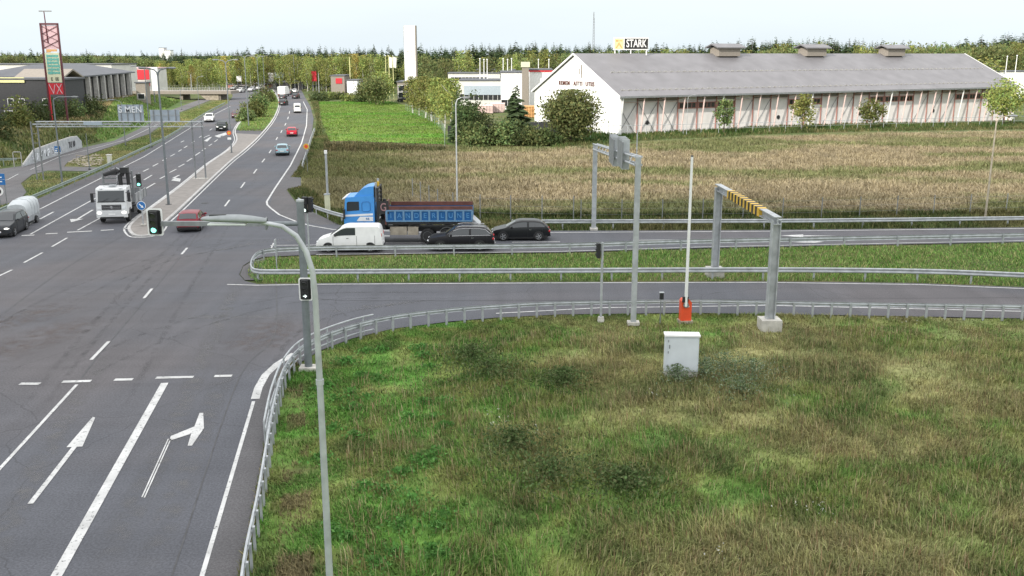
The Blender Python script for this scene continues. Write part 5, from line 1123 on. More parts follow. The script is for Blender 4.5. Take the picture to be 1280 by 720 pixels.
# sign gantry left
def gantry_left():
    b = G(245, 224.5); f = empty('sign_gantry', b, 0, 'sign gantry over the left lanes showing grey sign backs, one with graffiti letters', 'gantry'); zb = ztop(b, 152)
    xl = D(45, 152, b.y).x-b.x
    for x in (0, 1.1): MB().cyl((x, .0, 0), (x-.25*0, 0, zb+.2), .085, n=8).build('post', M['galv_old'], f)
    MB().box((.5, 0, .08), (1.7, .6, .16)).build('foot', M['concrete'], f)
    lx = D(52, 237, b.y).x-b.x; q = G(54, 234)
    for s in (-.35, .35): MB().cyl((lx+s, 0, -.1), (lx+s, 0, zb), .08, n=6).build('post', M['galv_old'], f)
    m = MB(); [m.box((lx, 0, z), (.8, .05, .05)) for z in (1, 2, 3, 4, 5)]; m.build('ladder_bars', M['galv_old'], f)
    m = MB()
    for dy in (-.2, .2):
        for dz in (0, -.55): m.cyl((xl, dy, zb+dz), (1.3, dy, zb+dz), .05, n=6)
    L = 1.3-xl; nn_ = 44
    for k in range(nn_):
        x0 = xl+L*k/nn_; x1 = xl+L*(k+1)/nn_; a_, c_ = (0, -.55) if k % 2 else (-.55, 0)
        m.cyl((x0, -.2, zb+a_), (x1, -.2, zb+c_), .022, n=4)
    m.box(((xl+(-7))/2, 0, zb-.28), (L-7.5, .12, .16)); m.build('truss_beam', M['galv'], f)
    for (u0, u1, v0, v1) in ((146, 178, 131, 153), (186, 223, 137.5, 153)):
        x0 = D(u0, 140, b.y).x-b.x; x1 = D(u1, 140, b.y).x-b.x; z1 = ztop(b, v0); z0 = ztop(b, v1)
        MB().box(((x0+x1)/2, .30, (z0+z1)/2), (x1-x0, .05, z1-z0)).build('sign_panel', M['sign_back'], f)
        for k in range(4): MB().box((x0+(x1-x0)*(k+.5)/4, .24, (z0+z1)/2), (.1, .08, z1-z0+.05)).build('sign_bracket', M['galv_old'], f)
        MB().box(((x0+x1)/2, .23, (z0+z1)/2+.1), (x1-x0, .05, .06)).build('sign_rail', M['galv'], f)
        if u0 == 146: text('S MEN', .92, .01, M['graffiti'], f, ((x0+x1)/2, .20, z1-.55), (math.pi/2, 0, 0), name='graffiti_tag')
    o = MB().box((D(117, 150, b.y).x-b.x, -.3, zb-.2), (2.0, .1, .35)).build('small_panel', M['bluegrey'], f)
gantry_left()
# small signs
p = G(384.5, 216); f = empty('round_sign', p, 0, 'round orange-yellow sign on a thin post beside the right lane', 'sign'); MB().cyl((0, 0, 0), (0, 0, ztop(p, 180)), .035, n=8).build('post', M['galv_old'], f); MB().cyl((0, -.07, ztop(p, 183)), (0, -.05, ztop(p, 183)), .33, n=24).build('sign_face', M['yellow'], f); MB().cyl((0, -.085, ztop(p, 183)), (0, -.07, ztop(p, 183)), .2, n=24).build('sign_centre', M['orange'], f)
p = G(290.5, 192.3); f = empty('round_sign', p, 0, 'small orange round sign strapped to the median lamp post, white plate below', 'sign'); MB().cyl((-.2, -.26, ztop(p, 166)), (-.2, -.24, ztop(p, 166)), .3, n=24).build('sign_face', M['orange'], f); MB().cyl((-.2, -.275, ztop(p, 166)), (-.2, -.26, ztop(p, 166)), .18, n=20).build('sign_centre', M['yellow'], f); MB().box((-.2, -.25, ztop(p, 173)), (.5, .02, .3)).build('plate', M['white'], f)
p = G(9, 256); f = empty('direction_sign', p, R(5), 'blue direction sign cut by the left edge of the picture', 'sign'); zt = ztop(p, 217); zb_ = ztop(p, 231)
for x in (0, -2.2): MB().cyl((x, 0, 0), (x, 0, zt), .04, n=8).build('post', M['galv_old'], f)
MB().box((-1.2, -.06, (zt+zb_)/2), (2.6, .05, zt-zb_)).build('sign_face', M['blue_sign'], f); m = MB(); [m.box((-1.0, -.09, zb_+(zt-zb_)*q), (1.7, .01, .10)) for q in (.3, .68)]; m.build('white_lines', M['white'], f); MB().box((-1.2, -.08, (zt+zb_)/2), (2.6, .01, .05)).build('divider', M['white'], f)
p = G(1, 257); f = empty('round_sign', p, 0, 'round white-rimmed sign under the blue sign at the left edge', 'sign'); MB().cyl((0, 0, 0), (0, 0, ztop(p, 233)), .035, n=8).build('post', M['galv_old'], f); MB().cyl((0, -.07, ztop(p, 239)), (0, -.05, ztop(p, 239)), .42, n=24).build('sign_rim', M['white'], f); MB().cyl((0, -.085, ztop(p, 239)), (0, -.07, ztop(p, 239)), .24, n=20).build('sign_face', M['dark_steel'], f)
p = G(77.5, 229.5); f = empty('cycle_sign', p, 0, 'small blue and white plate strapped to the goose-neck lamp', 'sign'); MB().box((0, -.16, ztop(p, 187)), (.62, .03, .75)).build('sign_face', M['blue_sign'], f); m = MB(); m.cyl((-.15, -.19, ztop(p, 188)), (-.15, -.18, ztop(p, 188)), .1, n=12); m.cyl((.12, -.19, ztop(p, 188)), (.12, -.18, ztop(p, 188)), .1, n=12); m.box((0, -.185, ztop(p, 185.5)), (.4, .01, .06)); m.box((0, -.185, ztop(p, 190.5)), (.6, .01, .1)); m.build('white_symbol', M['white'], f)
p = G(346.5, 342); f = empty('marker_post', p, 0, 'thin marker post with a narrow plate inside the end of the grass island', 'sign'); h = ztop(p, 299); MB().cyl((0, 0, 0), (0, 0, h), .035, n=8).build('post', M['galv'], f); MB().box((0, -.06, h-.25), (.04, .45, .5)).build('edge_on_plate', M['galv'], f)
p = G(137.5, 206); f = empty('utility_cabinet', p, 0, 'small pale green cabinet on the verge behind the left guardrail', 'cabinet'); MB().box((0, 0, .6), (.48, .4, 1.25)).build('body', M['cream'], f); MB().box((.0, 0, 1.25), (.6, .5, .1)).build('lid', M['offwhite'], f); MB().box((.0, -.21, .6), (.36, .02, 1.0)).build('door', M['offwhite'], f)
m = MB(); rr = random.Random(8)
p = G(106, 203); f = empty('pipe_rack', p, R(-8), 'bent pale pipe rack lying on the stony patch by the low lamp post', 'railing')
m.tube([(-1.1, 0, 0), (-1.1, 0, .9), (1.2, 0, .7), (1.2, 0, 0)], .05, 6); m.tube([(-.4, 0, 0), (-.5, 0, .85)], .05, 6); m.tube([(.3, 0, 0), (.4, 0, .8)], .05, 6); m.build('pipes', M['beige_stone'], f)
m = MB(); st_ = pts([(84, 203), (92, 199), (108, 195), (122, 192), (130, 197), (126, 206), (108, 208)])
for k in range(160):
    while True:
        a = rr.uniform(80, 132); c_ = rr.uniform(190, 210); q = G(a, c_)
        if inpoly(np.array([q.x]), np.array([q.y]), st_)[0]: break
    m.sphere((q.x, q.y, 0), (rr.uniform(.08, .28), rr.uniform(.08, .28), rr.uniform(.03, .12)), 6, 4)
kind(m.build('rubble', M['beige_stone']), 'stuff')
# roadside signs and pylons far away
def pylon(label, u, v0, v1, wpx, top, m2=None, name='pylon_sign'):
    p = G(u, v0) if v0 < 140 else G(u, v0); Yy = p.y; w_ = wpx*Yy/F; f = empty(name, p, 0, label, 'sign'); zt = ztop(p, v1); hp = (top)*zt
    for s in (-.35, .35): MB().box((s*w_, 0, zt/2), (.25, .25, zt)).build('post', M['galv_old'], f)
    MB().box((0, -.2, zt-hp/2), (w_, .3, hp)).build('panel', m2 or M['white'], f); return f
pylon('white billboard left above the end of the road', 338, 111, 91, 10, .55)
pylon('blue-grey billboard right above the end of the road', 350, 111, 91, 11, .32, M['bluegrey'])
pylon('red and white pylon sign right of the road end', 393.5, 114, 89, 6, .5, M['redsign'])
pylon('white pylon sign beside the leafless posts left of the flagpoles', 417, 116, 96, 4, .6)
pylon('white pylon behind the double-armed lamp left of the birches', 197, 133, 84, 8, .6)
pylon('white boxy sign over the queue of cars', 300, 112, 95, 6, .4)
for i, (u, v0, v1) in enumerate([(262, 112, 90), (274, 112, 92), (283, 111, 88), (345, 111, 86), (352, 111, 88), (378, 112, 84), (399, 116, 90), (240, 116, 92)]):
    lampP(['first', 'second', 'third', 'fourth', 'fifth', 'sixth', 'seventh', 'eighth'][i]+' thin far post, counted '+['left of the median lamps', 'left of the median lamps', 'left of the median lamps', 'right of the median lamps', 'right of the median lamps', 'right of the median lamps', 'right of the median lamps', 'from the bridge'][i], u, v0, v1, (), r=.14, m_='galv', base=False, group='thin far posts at the end of the road')

# ================================================================== VEHICLES
def paint(name, rgb, metal=.0, rough=.35): return mat(name, rgb, rough, metal, var=.05, coat=.15, spec=.25)
def wheel(par, x, y, r, wd=.22, side=1, spokes=True, rimm='rim'):
    o = bpy.data.objects.new('wheel', MB().cyl((0, -wd/2, 0), (0, wd/2, 0), r*.62, n=20).mesh('wheel', M['dark_steel'])); C.objects.link(o); o.parent = par; o.location = (x, y, r)
    b = MB(); pr = [(-wd/2, r*.66), (-wd/2, r*.93), (-wd*.38, r), (wd*.38, r), (wd/2, r*.93), (wd/2, r*.66)]; n = 24; vs = []
    for k in range(n):
        a = 2*math.pi*k/n; vs += [(q*math.cos(a), yy, q*math.sin(a)) for yy, q in pr]
    b.add(vs, [(k*6+i, k*6+i+1, ((k+1) % n)*6+i+1, ((k+1) % n)*6+i) for k in range(n) for i in range(5)]); b.build('tyre', M['rubber'], o)
    b = MB(); ys = side*wd*.46
    b.cyl((0, ys-.01*side, 0), (0, ys, 0), r*.14, n=10)
    if spokes:
        for k in range(5):
            a = 2*math.pi*k/5; c, s = math.cos(a), math.sin(a); w_ = r*.09
            b.prism([(c*r*.1-s*w_, ys, s*r*.1+c*w_), (c*r*.6-s*w_*.8, ys, s*r*.6+c*w_*.8), (c*r*.6+s*w_*.8, ys, s*r*.6-c*w_*.8), (c*r*.1+s*w_, ys, s*r*.1-c*w_)], (0, .012*side, 0))
    else: b.cyl((0, ys-.03*side, 0), (0, ys-.01*side, 0), r*.5, r*.4, n=16)
    n = 24; vs = []
    for k in range(n):
        a = 2*math.pi*k/n; vs += [(r*.56*math.cos(a), ys, r*.56*math.sin(a)), (r*.67*math.cos(a), ys+.008*side, r*.67*math.sin(a))]
    b.add(vs, [(2*k, 2*k+1, 2*((k+1) % n)+1, 2*((k+1) % n)) for k in range(n)]); b.build('rim', M[rimm], o)
    return o
def car(label, name, cat, front, hd, L, W, H, prof, belt, color, sA, sB, sC, sD, wb, fo, wr=.33, windows=((0, .48), (.53, .97)), sidew=True, group=None, on=False, roof_rails=False, rear_glass=True, van=False):
    """front = ground point under the nose, hd = heading; prof = [(distance from the nose, top z)]; sA..sB windscreen, sC..sD rear screen"""
    hd = Vector(hd).normalized(); c = Vector(front)-hd*L/2; ang = math.atan2(hd.y, hd.x)
    f = empty(name, (c.x, c.y, .02), ang, label, cat, group); pa = paint(name+'_paint', color)
    ps = np.array([p[0] for p in prof]); pz = np.array([p[1] for p in prof]); S = np.linspace(0, L, 61)
    z_ = np.interp(S, ps, pz); zs = z_.copy()
    for _ in range(2): zs[1:-1] = (zs[:-2]+2*zs[1:-1]+zs[2:])/4
    zt_f = lambda s: float(np.interp(s, S, zs)); bl = lambda s: belt[0]+(belt[1]-belt[0])*s/L
    def hw(s): t = abs(2*s/L-1); return W/2*(1-.13*t**7-.04*t**3)
    inset = .05 if van else .20
    def ring(s):
        zt = zt_f(s); zb = min(zt-.03, bl(s)); w_ = hw(s); k = min(1, max(0, (zt-bl(s))/(H-bl(s)))); wr_ = w_*(.955-inset*k)
        zu = .20+.10*(abs(2*s/L-1))**4; q = min(1, max(.15, (zt-zb)/.25))
        return [(0, zu), (w_*.85, zu), (w_*.97, zu+.08), (w_, .52), (w_*.985, max(.55, zb-.12)), (w_*.96, zb), (wr_, zt-.07*q), (wr_-.10, zt-.01*q), (wr_*.5, zt+.018), (0, zt+.028)]
    b = MB(); vs = []; n = 10
    for s in S:
        rg = ring(s); full = [(y, z) for y, z in rg]+[(-y, z) for y, z in rg[::-1][1:-1]]
        vs += [(L/2-s, y, z) for y, z in full]
    m_ = 18; fs = [(i*m_+k, i*m_+(k+1) % m_, (i+1)*m_+(k+1) % m_, (i+1)*m_+k) for i in range(60) for k in range(m_)]
    fs += [tuple(range(m_)), tuple(reversed(range(60*m_, 61*m_)))]; b.add(vs, fs); b.build('body', pa, f, ang=32)
    b = MB(); b.box((0, 0, .26), (L*.90, W*.93, .22)); b.build('underbody', M['black'], f)
    def side(s, t, sg, off=.012):
        rg = ring(s); a = rg[5]; c_ = rg[6]; return (L/2-s, sg*(a[0]+(c_[0]-a[0])*t+off), a[1]+(c_[1]-a[1])*t)
    g0 = sA+.30; g1 = sD-.12 if not van else sB+1.0
    if sidew:
        for sg in (1, -1):
            for w0, w1 in windows:
                x0 = g0+(g1-g0)*w0; x1 = g0+(g1-g0)*w1; q = MB(); vs = []; nS = 10
                for i in range(nS+1):
                    s = x0+(x1-x0)*i/nS; vs += [side(s, .10, sg), side(s, .90, sg)]
                q.add(vs, [(2*i, 2*i+1, 2*i+3, 2*i+2) for i in range(nS)]); q.build('side_window', M['glass'], f, ang=60)
    def top(s, y): rg = ring(s); wr_ = rg[7][0]; return (L/2-s, y*wr_, rg[9][1]-abs(y)**1.5*.035+.012)
    def screen(s0, s1, nm, mt):
        q = MB(); vs = []; ns, ny_ = 8, 8
        dx = 1 if s1 <= L*.6 else -1
        for i in range(ns+1):
            s = s0+(s1-s0)*i/ns
            for j in range(ny_+1): a = top(s, -.97+1.94*j/ny_); vs.append((a[0]+.012*dx, a[1], a[2]+.004))
        q.add(vs, [(i*(ny_+1)+j, i*(ny_+1)+j+1, (i+1)*(ny_+1)+j+1, (i+1)*(ny_+1)+j) for i in range(ns) for j in range(ny_)]); q.build(nm, mt, f, ang=60)
    screen(sA+.04, sB-.06, 'windscreen', M['glass'])
    if rear_glass: screen(sC+.06, sD-.02, 'rear_window', M['glass'])
    for xw in (L/2-fo, L/2-fo-wb):
        for sg in (1, -1):
            wy = W/2-.10; wheel(f, xw, sg*wy, wr, .21, sg)
            q = MB(); n_ = 16; R_ = wr*1.17; y0 = sg*(hw(L/2-xw)-.03); y1 = sg*(hw(L/2-xw)+.006)
            P = [(xw+R_*math.cos(a), y0, wr+R_*math.sin(a)*.98) for a in np.linspace(-.35, math.pi+.35, n_)]; q.prism(P, (0, y1-y0, 0)); q.build('wheel_arch', M['black'], f, ang=60)
    zl = zt_f(.12)
    for sg in (1, -1):
        yw = hw(.12); q = MB(); q.sphere((L/2-.13, sg*(yw-.22), zl-.10), (.14, .21, .075), 12, 8); q.build('headlight', M['head_on'] if on else M['head'], f)
        q = MB(); zt2 = zt_f(L-.10); q.sphere((-L/2+.08, sg*(hw(L-.1)-.10), min(zt2-.12, .95) if not van else 1.15), (.09, .13, .10) if not van else (.05, .06, .16), 12, 8); q.build('tail_light', M['red_light'], f)
        q = MB(); q.sphere((L/2-sA-.42, sg*(hw(sA)+.08), bl(sA)+.10), (.09, .13, .085), 10, 6); q.build('wing_mirror', pa if not van else M['black'], f)
    q = MB(); q.box((L/2-.005, 0, zl-.22), (.05, W*.5, .12)); q.box((L/2-.0, 0, .36), (.06, W*.72, .14)); q.build('grille', M['black'], f)
    q = MB(); q.box((L/2+.025, 0, .48), (.02, .5, .11)); q.build('number_plate', M['white'], f); q = MB(); q.box((-L/2-.02, 0, .62), (.02, .5, .12)); q.build('number_plate', M['white'], f)
    q = MB(); q.box((-L/2+.02, 0, .36), (.08, W*.8, .14)); q.build('rear_bumper', M['black'], f)
    for sg in (1, -1):
        q = MB()
        for s in ((g0-.05, g0+(g1-g0)*.50, g1-.25) if not van else (g0-.05, g1+.05, g1+1.3)): q.tube([(L/2-s, sg*(hw(s)*y_+.004), z_2) for y_, z_2 in ((.975, .30), (1.0, .52), (.988, bl(s)-.13), (.962, bl(s)))], .011, 4)
        q.build('door_seam', M['black'], f)
        q = MB()
        for s in (g0+(g1-g0)*.5, ): q.box((L/2-s-.18, sg*(hw(s)*.99+.005), bl(s)-.14), (.16, .03, .03))
        q.build('door_handle', M['black'] if van else M['chrome'], f)
        if roof_rails:
            q = MB(); q.tube([(L/2-s, sg*(ring(s)[7][0]), zt_f(s)+.06) for s in np.linspace(sB+.1, sC-.1, 6)], .022, 6); q.build('roof_rail', M['chrome'], f)
            q = MB(); q.tube([side(s, .04, sg, .02) for s in np.linspace(g0, g1, 8)], .014, 5); q.tube([side(s, .96, sg, .02) for s in np.linspace(g0+.3, g1, 8)], .014, 5); q.build('window_trim', M['chrome'], f)
    return f
HATCH = dict(L=4.3, W=1.8, H=1.47, prof=[(0, .55), (.06, .68), (.25, .78), (1.05, .96), (1.8, 1.38), (2.2, 1.46), (3.2, 1.45), (3.65, 1.38), (4.1, 1.0), (4.25, .92), (4.3, .6)], belt=(.90, 1.0), sA=1.05, sB=1.85, sC=3.6, sD=4.12, wb=2.62, fo=.86)
SUVD = dict(L=4.7, W=1.88, H=1.68, prof=[(0, .62), (.06, .80), (.3, .92), (1.25, 1.08), (1.95, 1.56), (2.35, 1.66), (3.9, 1.63), (4.15, 1.56), (4.55, 1.1), (4.65, 1.0), (4.7, .6)], belt=(1.02, 1.10), sA=1.25, sB=2.02, sC=4.1, sD=4.56, wb=2.75, fo=.93, wr=.36)
VAND = dict(L=4.6, W=1.72, H=1.86, prof=[(0, .62), (.05, .80), (.22, .92), (.95, 1.14), (1.75, 1.72), (2.1, 1.84), (4.3, 1.85), (4.5, 1.72), (4.58, 1.1), (4.6, .6)], belt=(1.10, 1.18), sA=.95, sB=1.78, sC=4.42, sD=4.56, wb=2.9, fo=.85, van=True, windows=((0, .98),))
RETRO = dict(L=4.1, W=1.78, H=1.62, prof=[(0, .6), (.05, .85), (.3, .95), (1.1, 1.05), (1.55, 1.5), (1.8, 1.58), (3.6, 1.58), (3.85, 1.5), (4.02, 1.1), (4.1, .6)], belt=(1.0, 1.05), sA=1.1, sB=1.6, sC=3.7, sD=4.03, wb=2.55, fo=.8, wr=.35)
def seg(u0, v0, u1, v1): return (G(u1, v1)-G(u0, v0)).normalized()
hx = Vector((-1, .0, 0)); hroad = (G(400, 303)-G(700, 302)).normalized()
p = G(398, 313); car('white panel van in the near lane of the crossing road', 'panel_van', 'van', p, hroad, color=(.80, .80, .80), rear_glass=False, **VAND)
p = G(535, 311); car('black estate with chrome roof rails behind the white van', 'parked_car', 'car', p, hroad, color=(.012, .011, .014), roof_rails=True, **SUVD)
p = G(614.5, 298.5); car('black hatchback behind the blue truck on the crossing road', 'parked_car', 'car', p, hroad, color=(.010, .011, .013), **{**HATCH, 'L': 4.35})
# right carriageway, driving away
h1 = seg(282, 258, 304, 231); p = G(236, 281); c_ = G(235, 291)
car('dark red car half hidden behind the signal arm', 'moving_car', 'car', G(235, 291)+h1*4.3, h1, color=(.20, .012, .025), **HATCH)
h2 = seg(330, 200, 338, 188); car('light blue hatchback driving away in the right lane', 'moving_car', 'car', G(352, 195)+h2*4.3, seg(347, 195, 352, 180), color=(.28, .42, .48), **HATCH)
h3 = seg(362, 172, 367, 150)
car('bright red hatchback ahead of the light blue one', 'moving_car', 'car', G(365, 171)+h3*4.3, h3, color=(.42, .012, .03), **HATCH)
car('white van driving away far down the right lane', 'moving_van', 'van', G(372, 141.5)+seg(372, 141, 371, 130)*4.9, seg(372, 141, 371, 130), color=(.78, .78, .76), **{**VAND, 'H': 2.2, 'prof': [(a, b*1.18) for a, b in VAND['prof']]})
for i, (u, v, col, D_, lab) in enumerate([(352, 132, (.02, .02, .022), SUVD, 'black car in the left lane left of the far white van'), (351.5, 124.5, (.05, .055, .06), HATCH, 'dark car right behind the far white truck'), (368, 123.5, (.02, .022, .026), SUVD, 'dark car ahead of the far white van'), (360, 118.5, (.12, .13, .14), SUVD, 'grey car ahead in the middle of the far queue'), (367, 116.5, (.7, .7, .7), HATCH, 'white car at the far right of the queue')]):
    car(lab, 'distant_car', 'car', G(u, v)+Vector((0, 4.5, 0)), (-.02, 1, 0), color=col, group='cars queueing at the far end of the right lanes', **D_)
# left carriageway, coming
hl = seg(112, 252, 38, 293)
hq = seg(290, 140, 262, 160)
car('white car coming in the outer left lane behind the small dark one', 'moving_car', 'car', G(261, 153), seg(262, 143, 252, 151), color=(.78, .78, .78), on=True, **SUVD)
car('small dark green car with round lights coming in the middle lane', 'moving_car', 'car', G(276.5, 164), seg(283, 153, 272, 162), color=(.012, .02, .017), on=True, **{**RETRO, 'W': 1.9})
car('dark red car coming in the lane beside the median', 'moving_car', 'car', G(295, 148), seg(297, 140, 293, 147), color=(.10, .015, .02), **HATCH)
for i, (u, v, col, D_, lab) in enumerate([(314, 123, (.03, .03, .033), SUVD, 'dark car nearest in the far left queue'), (290, 112.5, (.75, .75, .75), HATCH, 'white car at the left end of the far queue'), (297.5, 116, (.6, .6, .6), SUVD, 'silver white car in front of the far left queue'), (305, 113, (.05, .05, .06), HATCH, 'dark car in the middle of the far left queue'), (312, 114.5, (.5, .5, .52), SUVD, 'silver car behind the nearest dark one in the far queue'), (322, 112.5, (.75, .75, .74), VAND, 'white van at the right end of the far left queue')]):
    car(lab, 'distant_car', 'car', G(u, v), (-.12, -1, 0), color=col, group='cars queueing at the far end of the left lanes', **D_)
for i, (u, v, lab) in enumerate([(436, 119, 'white parked car left of the leafy trees beyond the bright field'), (447, 118.5, 'second white parked car nearer the leafy trees beyond the bright field')]):
    car(lab, 'distant_car', 'car', G(u, v), (-1, -.2, 0), color=(.75, .75, .74), group='cars parked beyond the bright field', **HATCH)
car('dark car parked by the foot of the white sign tower', 'distant_car', 'car', G(497, 127.5), (-1, .1, 0), color=(.03, .03, .03), **HATCH)
# dark SUV with covered trailer
hs = seg(27, 285, 12, 293)
car('black estate towing the covered trailer at the left edge', 'moving_car', 'car', G(-2, 298.5), hs, color=(.03, .033, .038), on=True, **SUVD)
tp = G(31, 279); f = empty('covered_trailer', tp, math.atan2(hs.y, hs.x), 'trailer with a rounded pale grey hood towed by the black estate', 'trailer')
MB().box((0, 0, .55), (3.1, 1.6, .42)).build('bed', M['galv'], f); b = MB(); vs = []; prf = [(-.80, .76), (-.82, 1.3), (-.74, 1.75), (-.5, 1.98), (0, 2.06), (.5, 1.98), (.74, 1.75), (.82, 1.3), (.80, .76)]
for x, k, kz in ((-1.6, .93, .90), (-1.45, 1, 1), (-.5, 1, 1.02), (.6, 1, 1), (1.25, .97, .93), (1.6, .9, .78)):
    vs += [(x, y*k, .76+(z-.76)*kz) for y, z in prf]
b.add(vs, [(i*9+k, i*9+k+1, (i+1)*9+k+1, (i+1)*9+k) for i in range(5) for k in range(8)]+[tuple(range(9)), tuple(reversed(range(45, 54)))]); b.build('hood', mat('trailer_hood', (.50, .53, .55), .5, var=.06), f, ang=40)
b = MB(); [b.tube([(x, y*1.01, .76+(z-.76)*1.01) for y, z in prf], .02, 5) for x in (-.9, -.2, .5)]; b.build('hood_seams', M['galv'], f)
for sg in (1, -1): wheel(f, -.2, sg*.86, .3, .18, sg)
b = MB(); b.tube([(1.5, .4, .45), (2.6, 0, .45)], .04, 6); b.tube([(1.5, -.4, .45), (2.6, 0, .45)], .04, 6); b.build('drawbar', M['galv'], f)
for sg in (1, -1): MB().box((-1.58, sg*.65, .5), (.05, .2, .1)).build('tail_light', M['red_light'], f)

# ---- blue tipper truck
def blue_truck():
    fr_ = G(434.5, 301); hd = hroad; L = 9.3; c = fr_-hd*L/2; ang = math.atan2(hd.y, hd.x)
    f = empty('tipper_truck', (c.x, c.y, .02), ang, 'blue three-axle tipper truck waiting behind the white van', 'truck')
    bl = paint('truck_blue', (.07, .29, .68), .0, .4); bd = paint('truck_bed_blue', (.02, .12, .33), .0, .6); x0 = L/2
    X_ = lambda s: x0-s
    pr = [(0, .55), (0, 1.8), (.05, 2.4), (.12, 3.25), (.22, 3.38), (2.1, 3.5), (2.2, 3.4), (2.2, .95), (1.65, .95), (1.5, 1.2), (.95, 1.2), (.78, .95), (.7, .5)]
    MB().prism([(X_(s), -1.22, z) for s, z in pr], (0, 2.44, 0)).build('cab', bl, f, ang=25)
    b = MB(); b.prism([(X_(s), -1.1, z) for s, z in ((.75, 3.40), (.95, 3.62), (1.2, 3.86), (1.5, 4.04), (1.85, 4.14), (2.18, 4.16), (2.18, 3.46))], (0, 2.2, 0)); b.build('roof_spoiler', bl, f, ang=40)
    MB().box((X_(2.17), 0, 3.7), (.1, 2.1, .75)).build('spoiler_inside', M['black'], f)
    MB().prism([(X_(-.10), -1.15, 3.2), (X_(.2), -1.15, 3.36), (X_(.2), -1.15, 3.42), (X_(-.10), -1.15, 3.27)], (0, 2.3, 0)).build('sun_visor', M['white'], f)
    MB().prism([(X_(.03-.02), -1.08, 2.25), (X_(.115-.02), -1.08, 3.15), (X_(.14), -1.08, 3.15), (X_(.07), -1.08, 2.25)], (0, 2.16, 0)).build('windscreen', M['glass'], f)
    for sg in (1, -1):
        y = sg*1.225
        P = [(X_(s), y, z) for s, z in ((.22, 2.38), (.24, 2.98), (.32, 3.08), (1.12, 3.08), (1.12, 2.45))]; MB().prism(P, (0, sg*.012, 0)).build('side_window', M['glass'], f)
        P = [(X_(s), y, z) for s, z in ((.0, 1.62), (1.95, 1.62), (1.95, 1.74), (.12, 1.66), (.0, 1.74))]; MB().prism([(X_(.02), y, 1.98), (X_(2.1), y, 2.08), (X_(2.1), y, 2.22), (X_(.04), y, 2.12)], (0, sg*.014, 0)).build('white_stripe', M['white'], f)
        MB().prism([(X_(.9), y, 1.66), (X_(2.1), y, 1.66), (X_(2.1), y, 1.98), (X_(1.15), y, 1.98)], (0, sg*.015, 0)).build('white_panel', M['white'], f)
        text('RB', .22, .01, M['blue_sign'], f, (X_(1.7), y+sg*.02, 1.82), (math.pi/2, 0, 0 if sg < 0 else math.pi))
        b = MB(); b.tube([(X_(s), y+sg*.01, z) for s, z in ((1.32, 2.45), (1.32, 2.95), (1.42, 3.06), (1.8, 3.06), (1.92, 2.95), (1.92, 2.45), (1.8, 2.36), (1.42, 2.36), (1.32, 2.45))], .018, 5); b.build('panel_seam', mat('seam_blue', (.02, .12, .35), .5), f)
        b = MB(); b.box((X_(.05), sg*1.38, 2.2), (.12, .2, .7)); b.cyl((X_(.1), sg*1.2, 2.5), (X_(.05), sg*1.38, 2.5), .025, n=6); b.build('mirror', M['black'], f)
        MB().box((X_(-.01), sg*.9, .95), (.05, .4, .25)).build('headlight', M['head'], f)
        MB().box((X_(.55), sg*1.23, .6), (.5, .05, .5)).build('step', M['black'], f)
    MB().box((X_(.0), 0, .7), (.14, 2.4, .42)).build('front_bumper', M['dark_steel'], f)
    b = MB(); [b.box((X_(.12), y, 3.12), (.12, .2, .14)) for y in (-.8, -.3, .3, .8)]; b.build('roof_lamps', M['black'], f)
    b = MB(); b.cyl((X_(2.3), -.75, 3.0), (X_(2.3), -.75, 4.5), .08, n=8); b.cyl((X_(2.3), .75, 3.0), (X_(2.3), .75, 4.4), .08, n=8); b.build('exhaust_stack', M['galv'], f)
    b = MB(); b.cyl((X_(2.35), -.3, 3.9), (X_(2.35), -.3, 4.35), .09, n=10); b.build('beacon', M['yellow'], f)
    b = MB(); b.box((X_(2.45), -1.1, 2.4), (.14, .14, 3.3)); b.box((X_(2.45), 1.1, 2.4), (.14, .14, 3.3)); b.box((X_(2.45), 0, 3.98), (.12, 2.3, .12))
    for z in np.linspace(1.0, 3.9, 11): b.box((X_(2.45), 0, z), (.08, 2.2, .05))
    b.build('headboard_frame', M['dark_steel'], f)
    b = MB(); b.cyl((X_(2.7), -.6, 1.0), (X_(2.75), -.6, 3.0), .12, n=10); b.cyl((X_(2.7), .3, 1.0), (X_(2.75), .3, 2.8), .14, n=10); b.box((X_(2.75), 0, 1.3), (.35, 2.0, .8)); b.build('hydraulics', M['dark_steel'], f)
    MB().box((X_(5.3), 0, .92), (7.6, .9, .30)).build('chassis', M['dark_steel'], f)
    y1 = 1.22
    MB().box((X_(6.15), 0, 1.5), (6.2, 2.4, .2)).build('tipper_floor', M['dark_steel'], f)
    for sg in (1, -1):
        MB().box((X_(6.15), sg*1.17, 2.03), (6.2, .06, .82)).build('side_board', bd, f)
        b = MB(); b.box((X_(6.15), sg*1.225, 2.41), (6.25, .09, .1)); b.box((X_(6.15), sg*1.225, 1.65), (6.25, .09, .1))
        for k in range(11): b.box((X_(3.07+k*.617), sg*1.225, 2.03), (.14, .088, .68))
        b.build('side_frame', mat('truck_blue_pale', (.13, .26, .42), .5, var=.15), f)
        for k, ch in enumerate('IANDERLUNE'): text(ch, .5, .012, mat('letter_blue', (.07, .24, .50), .5) if k == 0 else bpy.data.materials['letter_blue'], f, (X_(3.38+k*.617) if sg > 0 else X_(3.07+6.17-.31-k*.617), sg*1.215, 2.03), (math.pi/2, 0, 0 if sg < 0 else math.pi), name='side_letter')
        MB().box((X_(6.2), sg*1.15, 2.58), (6.1, .08, .28)).build('upper_board', M['brown'], f)
        b = MB(); b.box((X_(3.9), sg*1.0, .92), (1.2, .45, .58)); b.box((X_(4.95), sg*1.0, .92), (.75, .45, .58)); b.build('side_locker', M['beige_stone'], f)
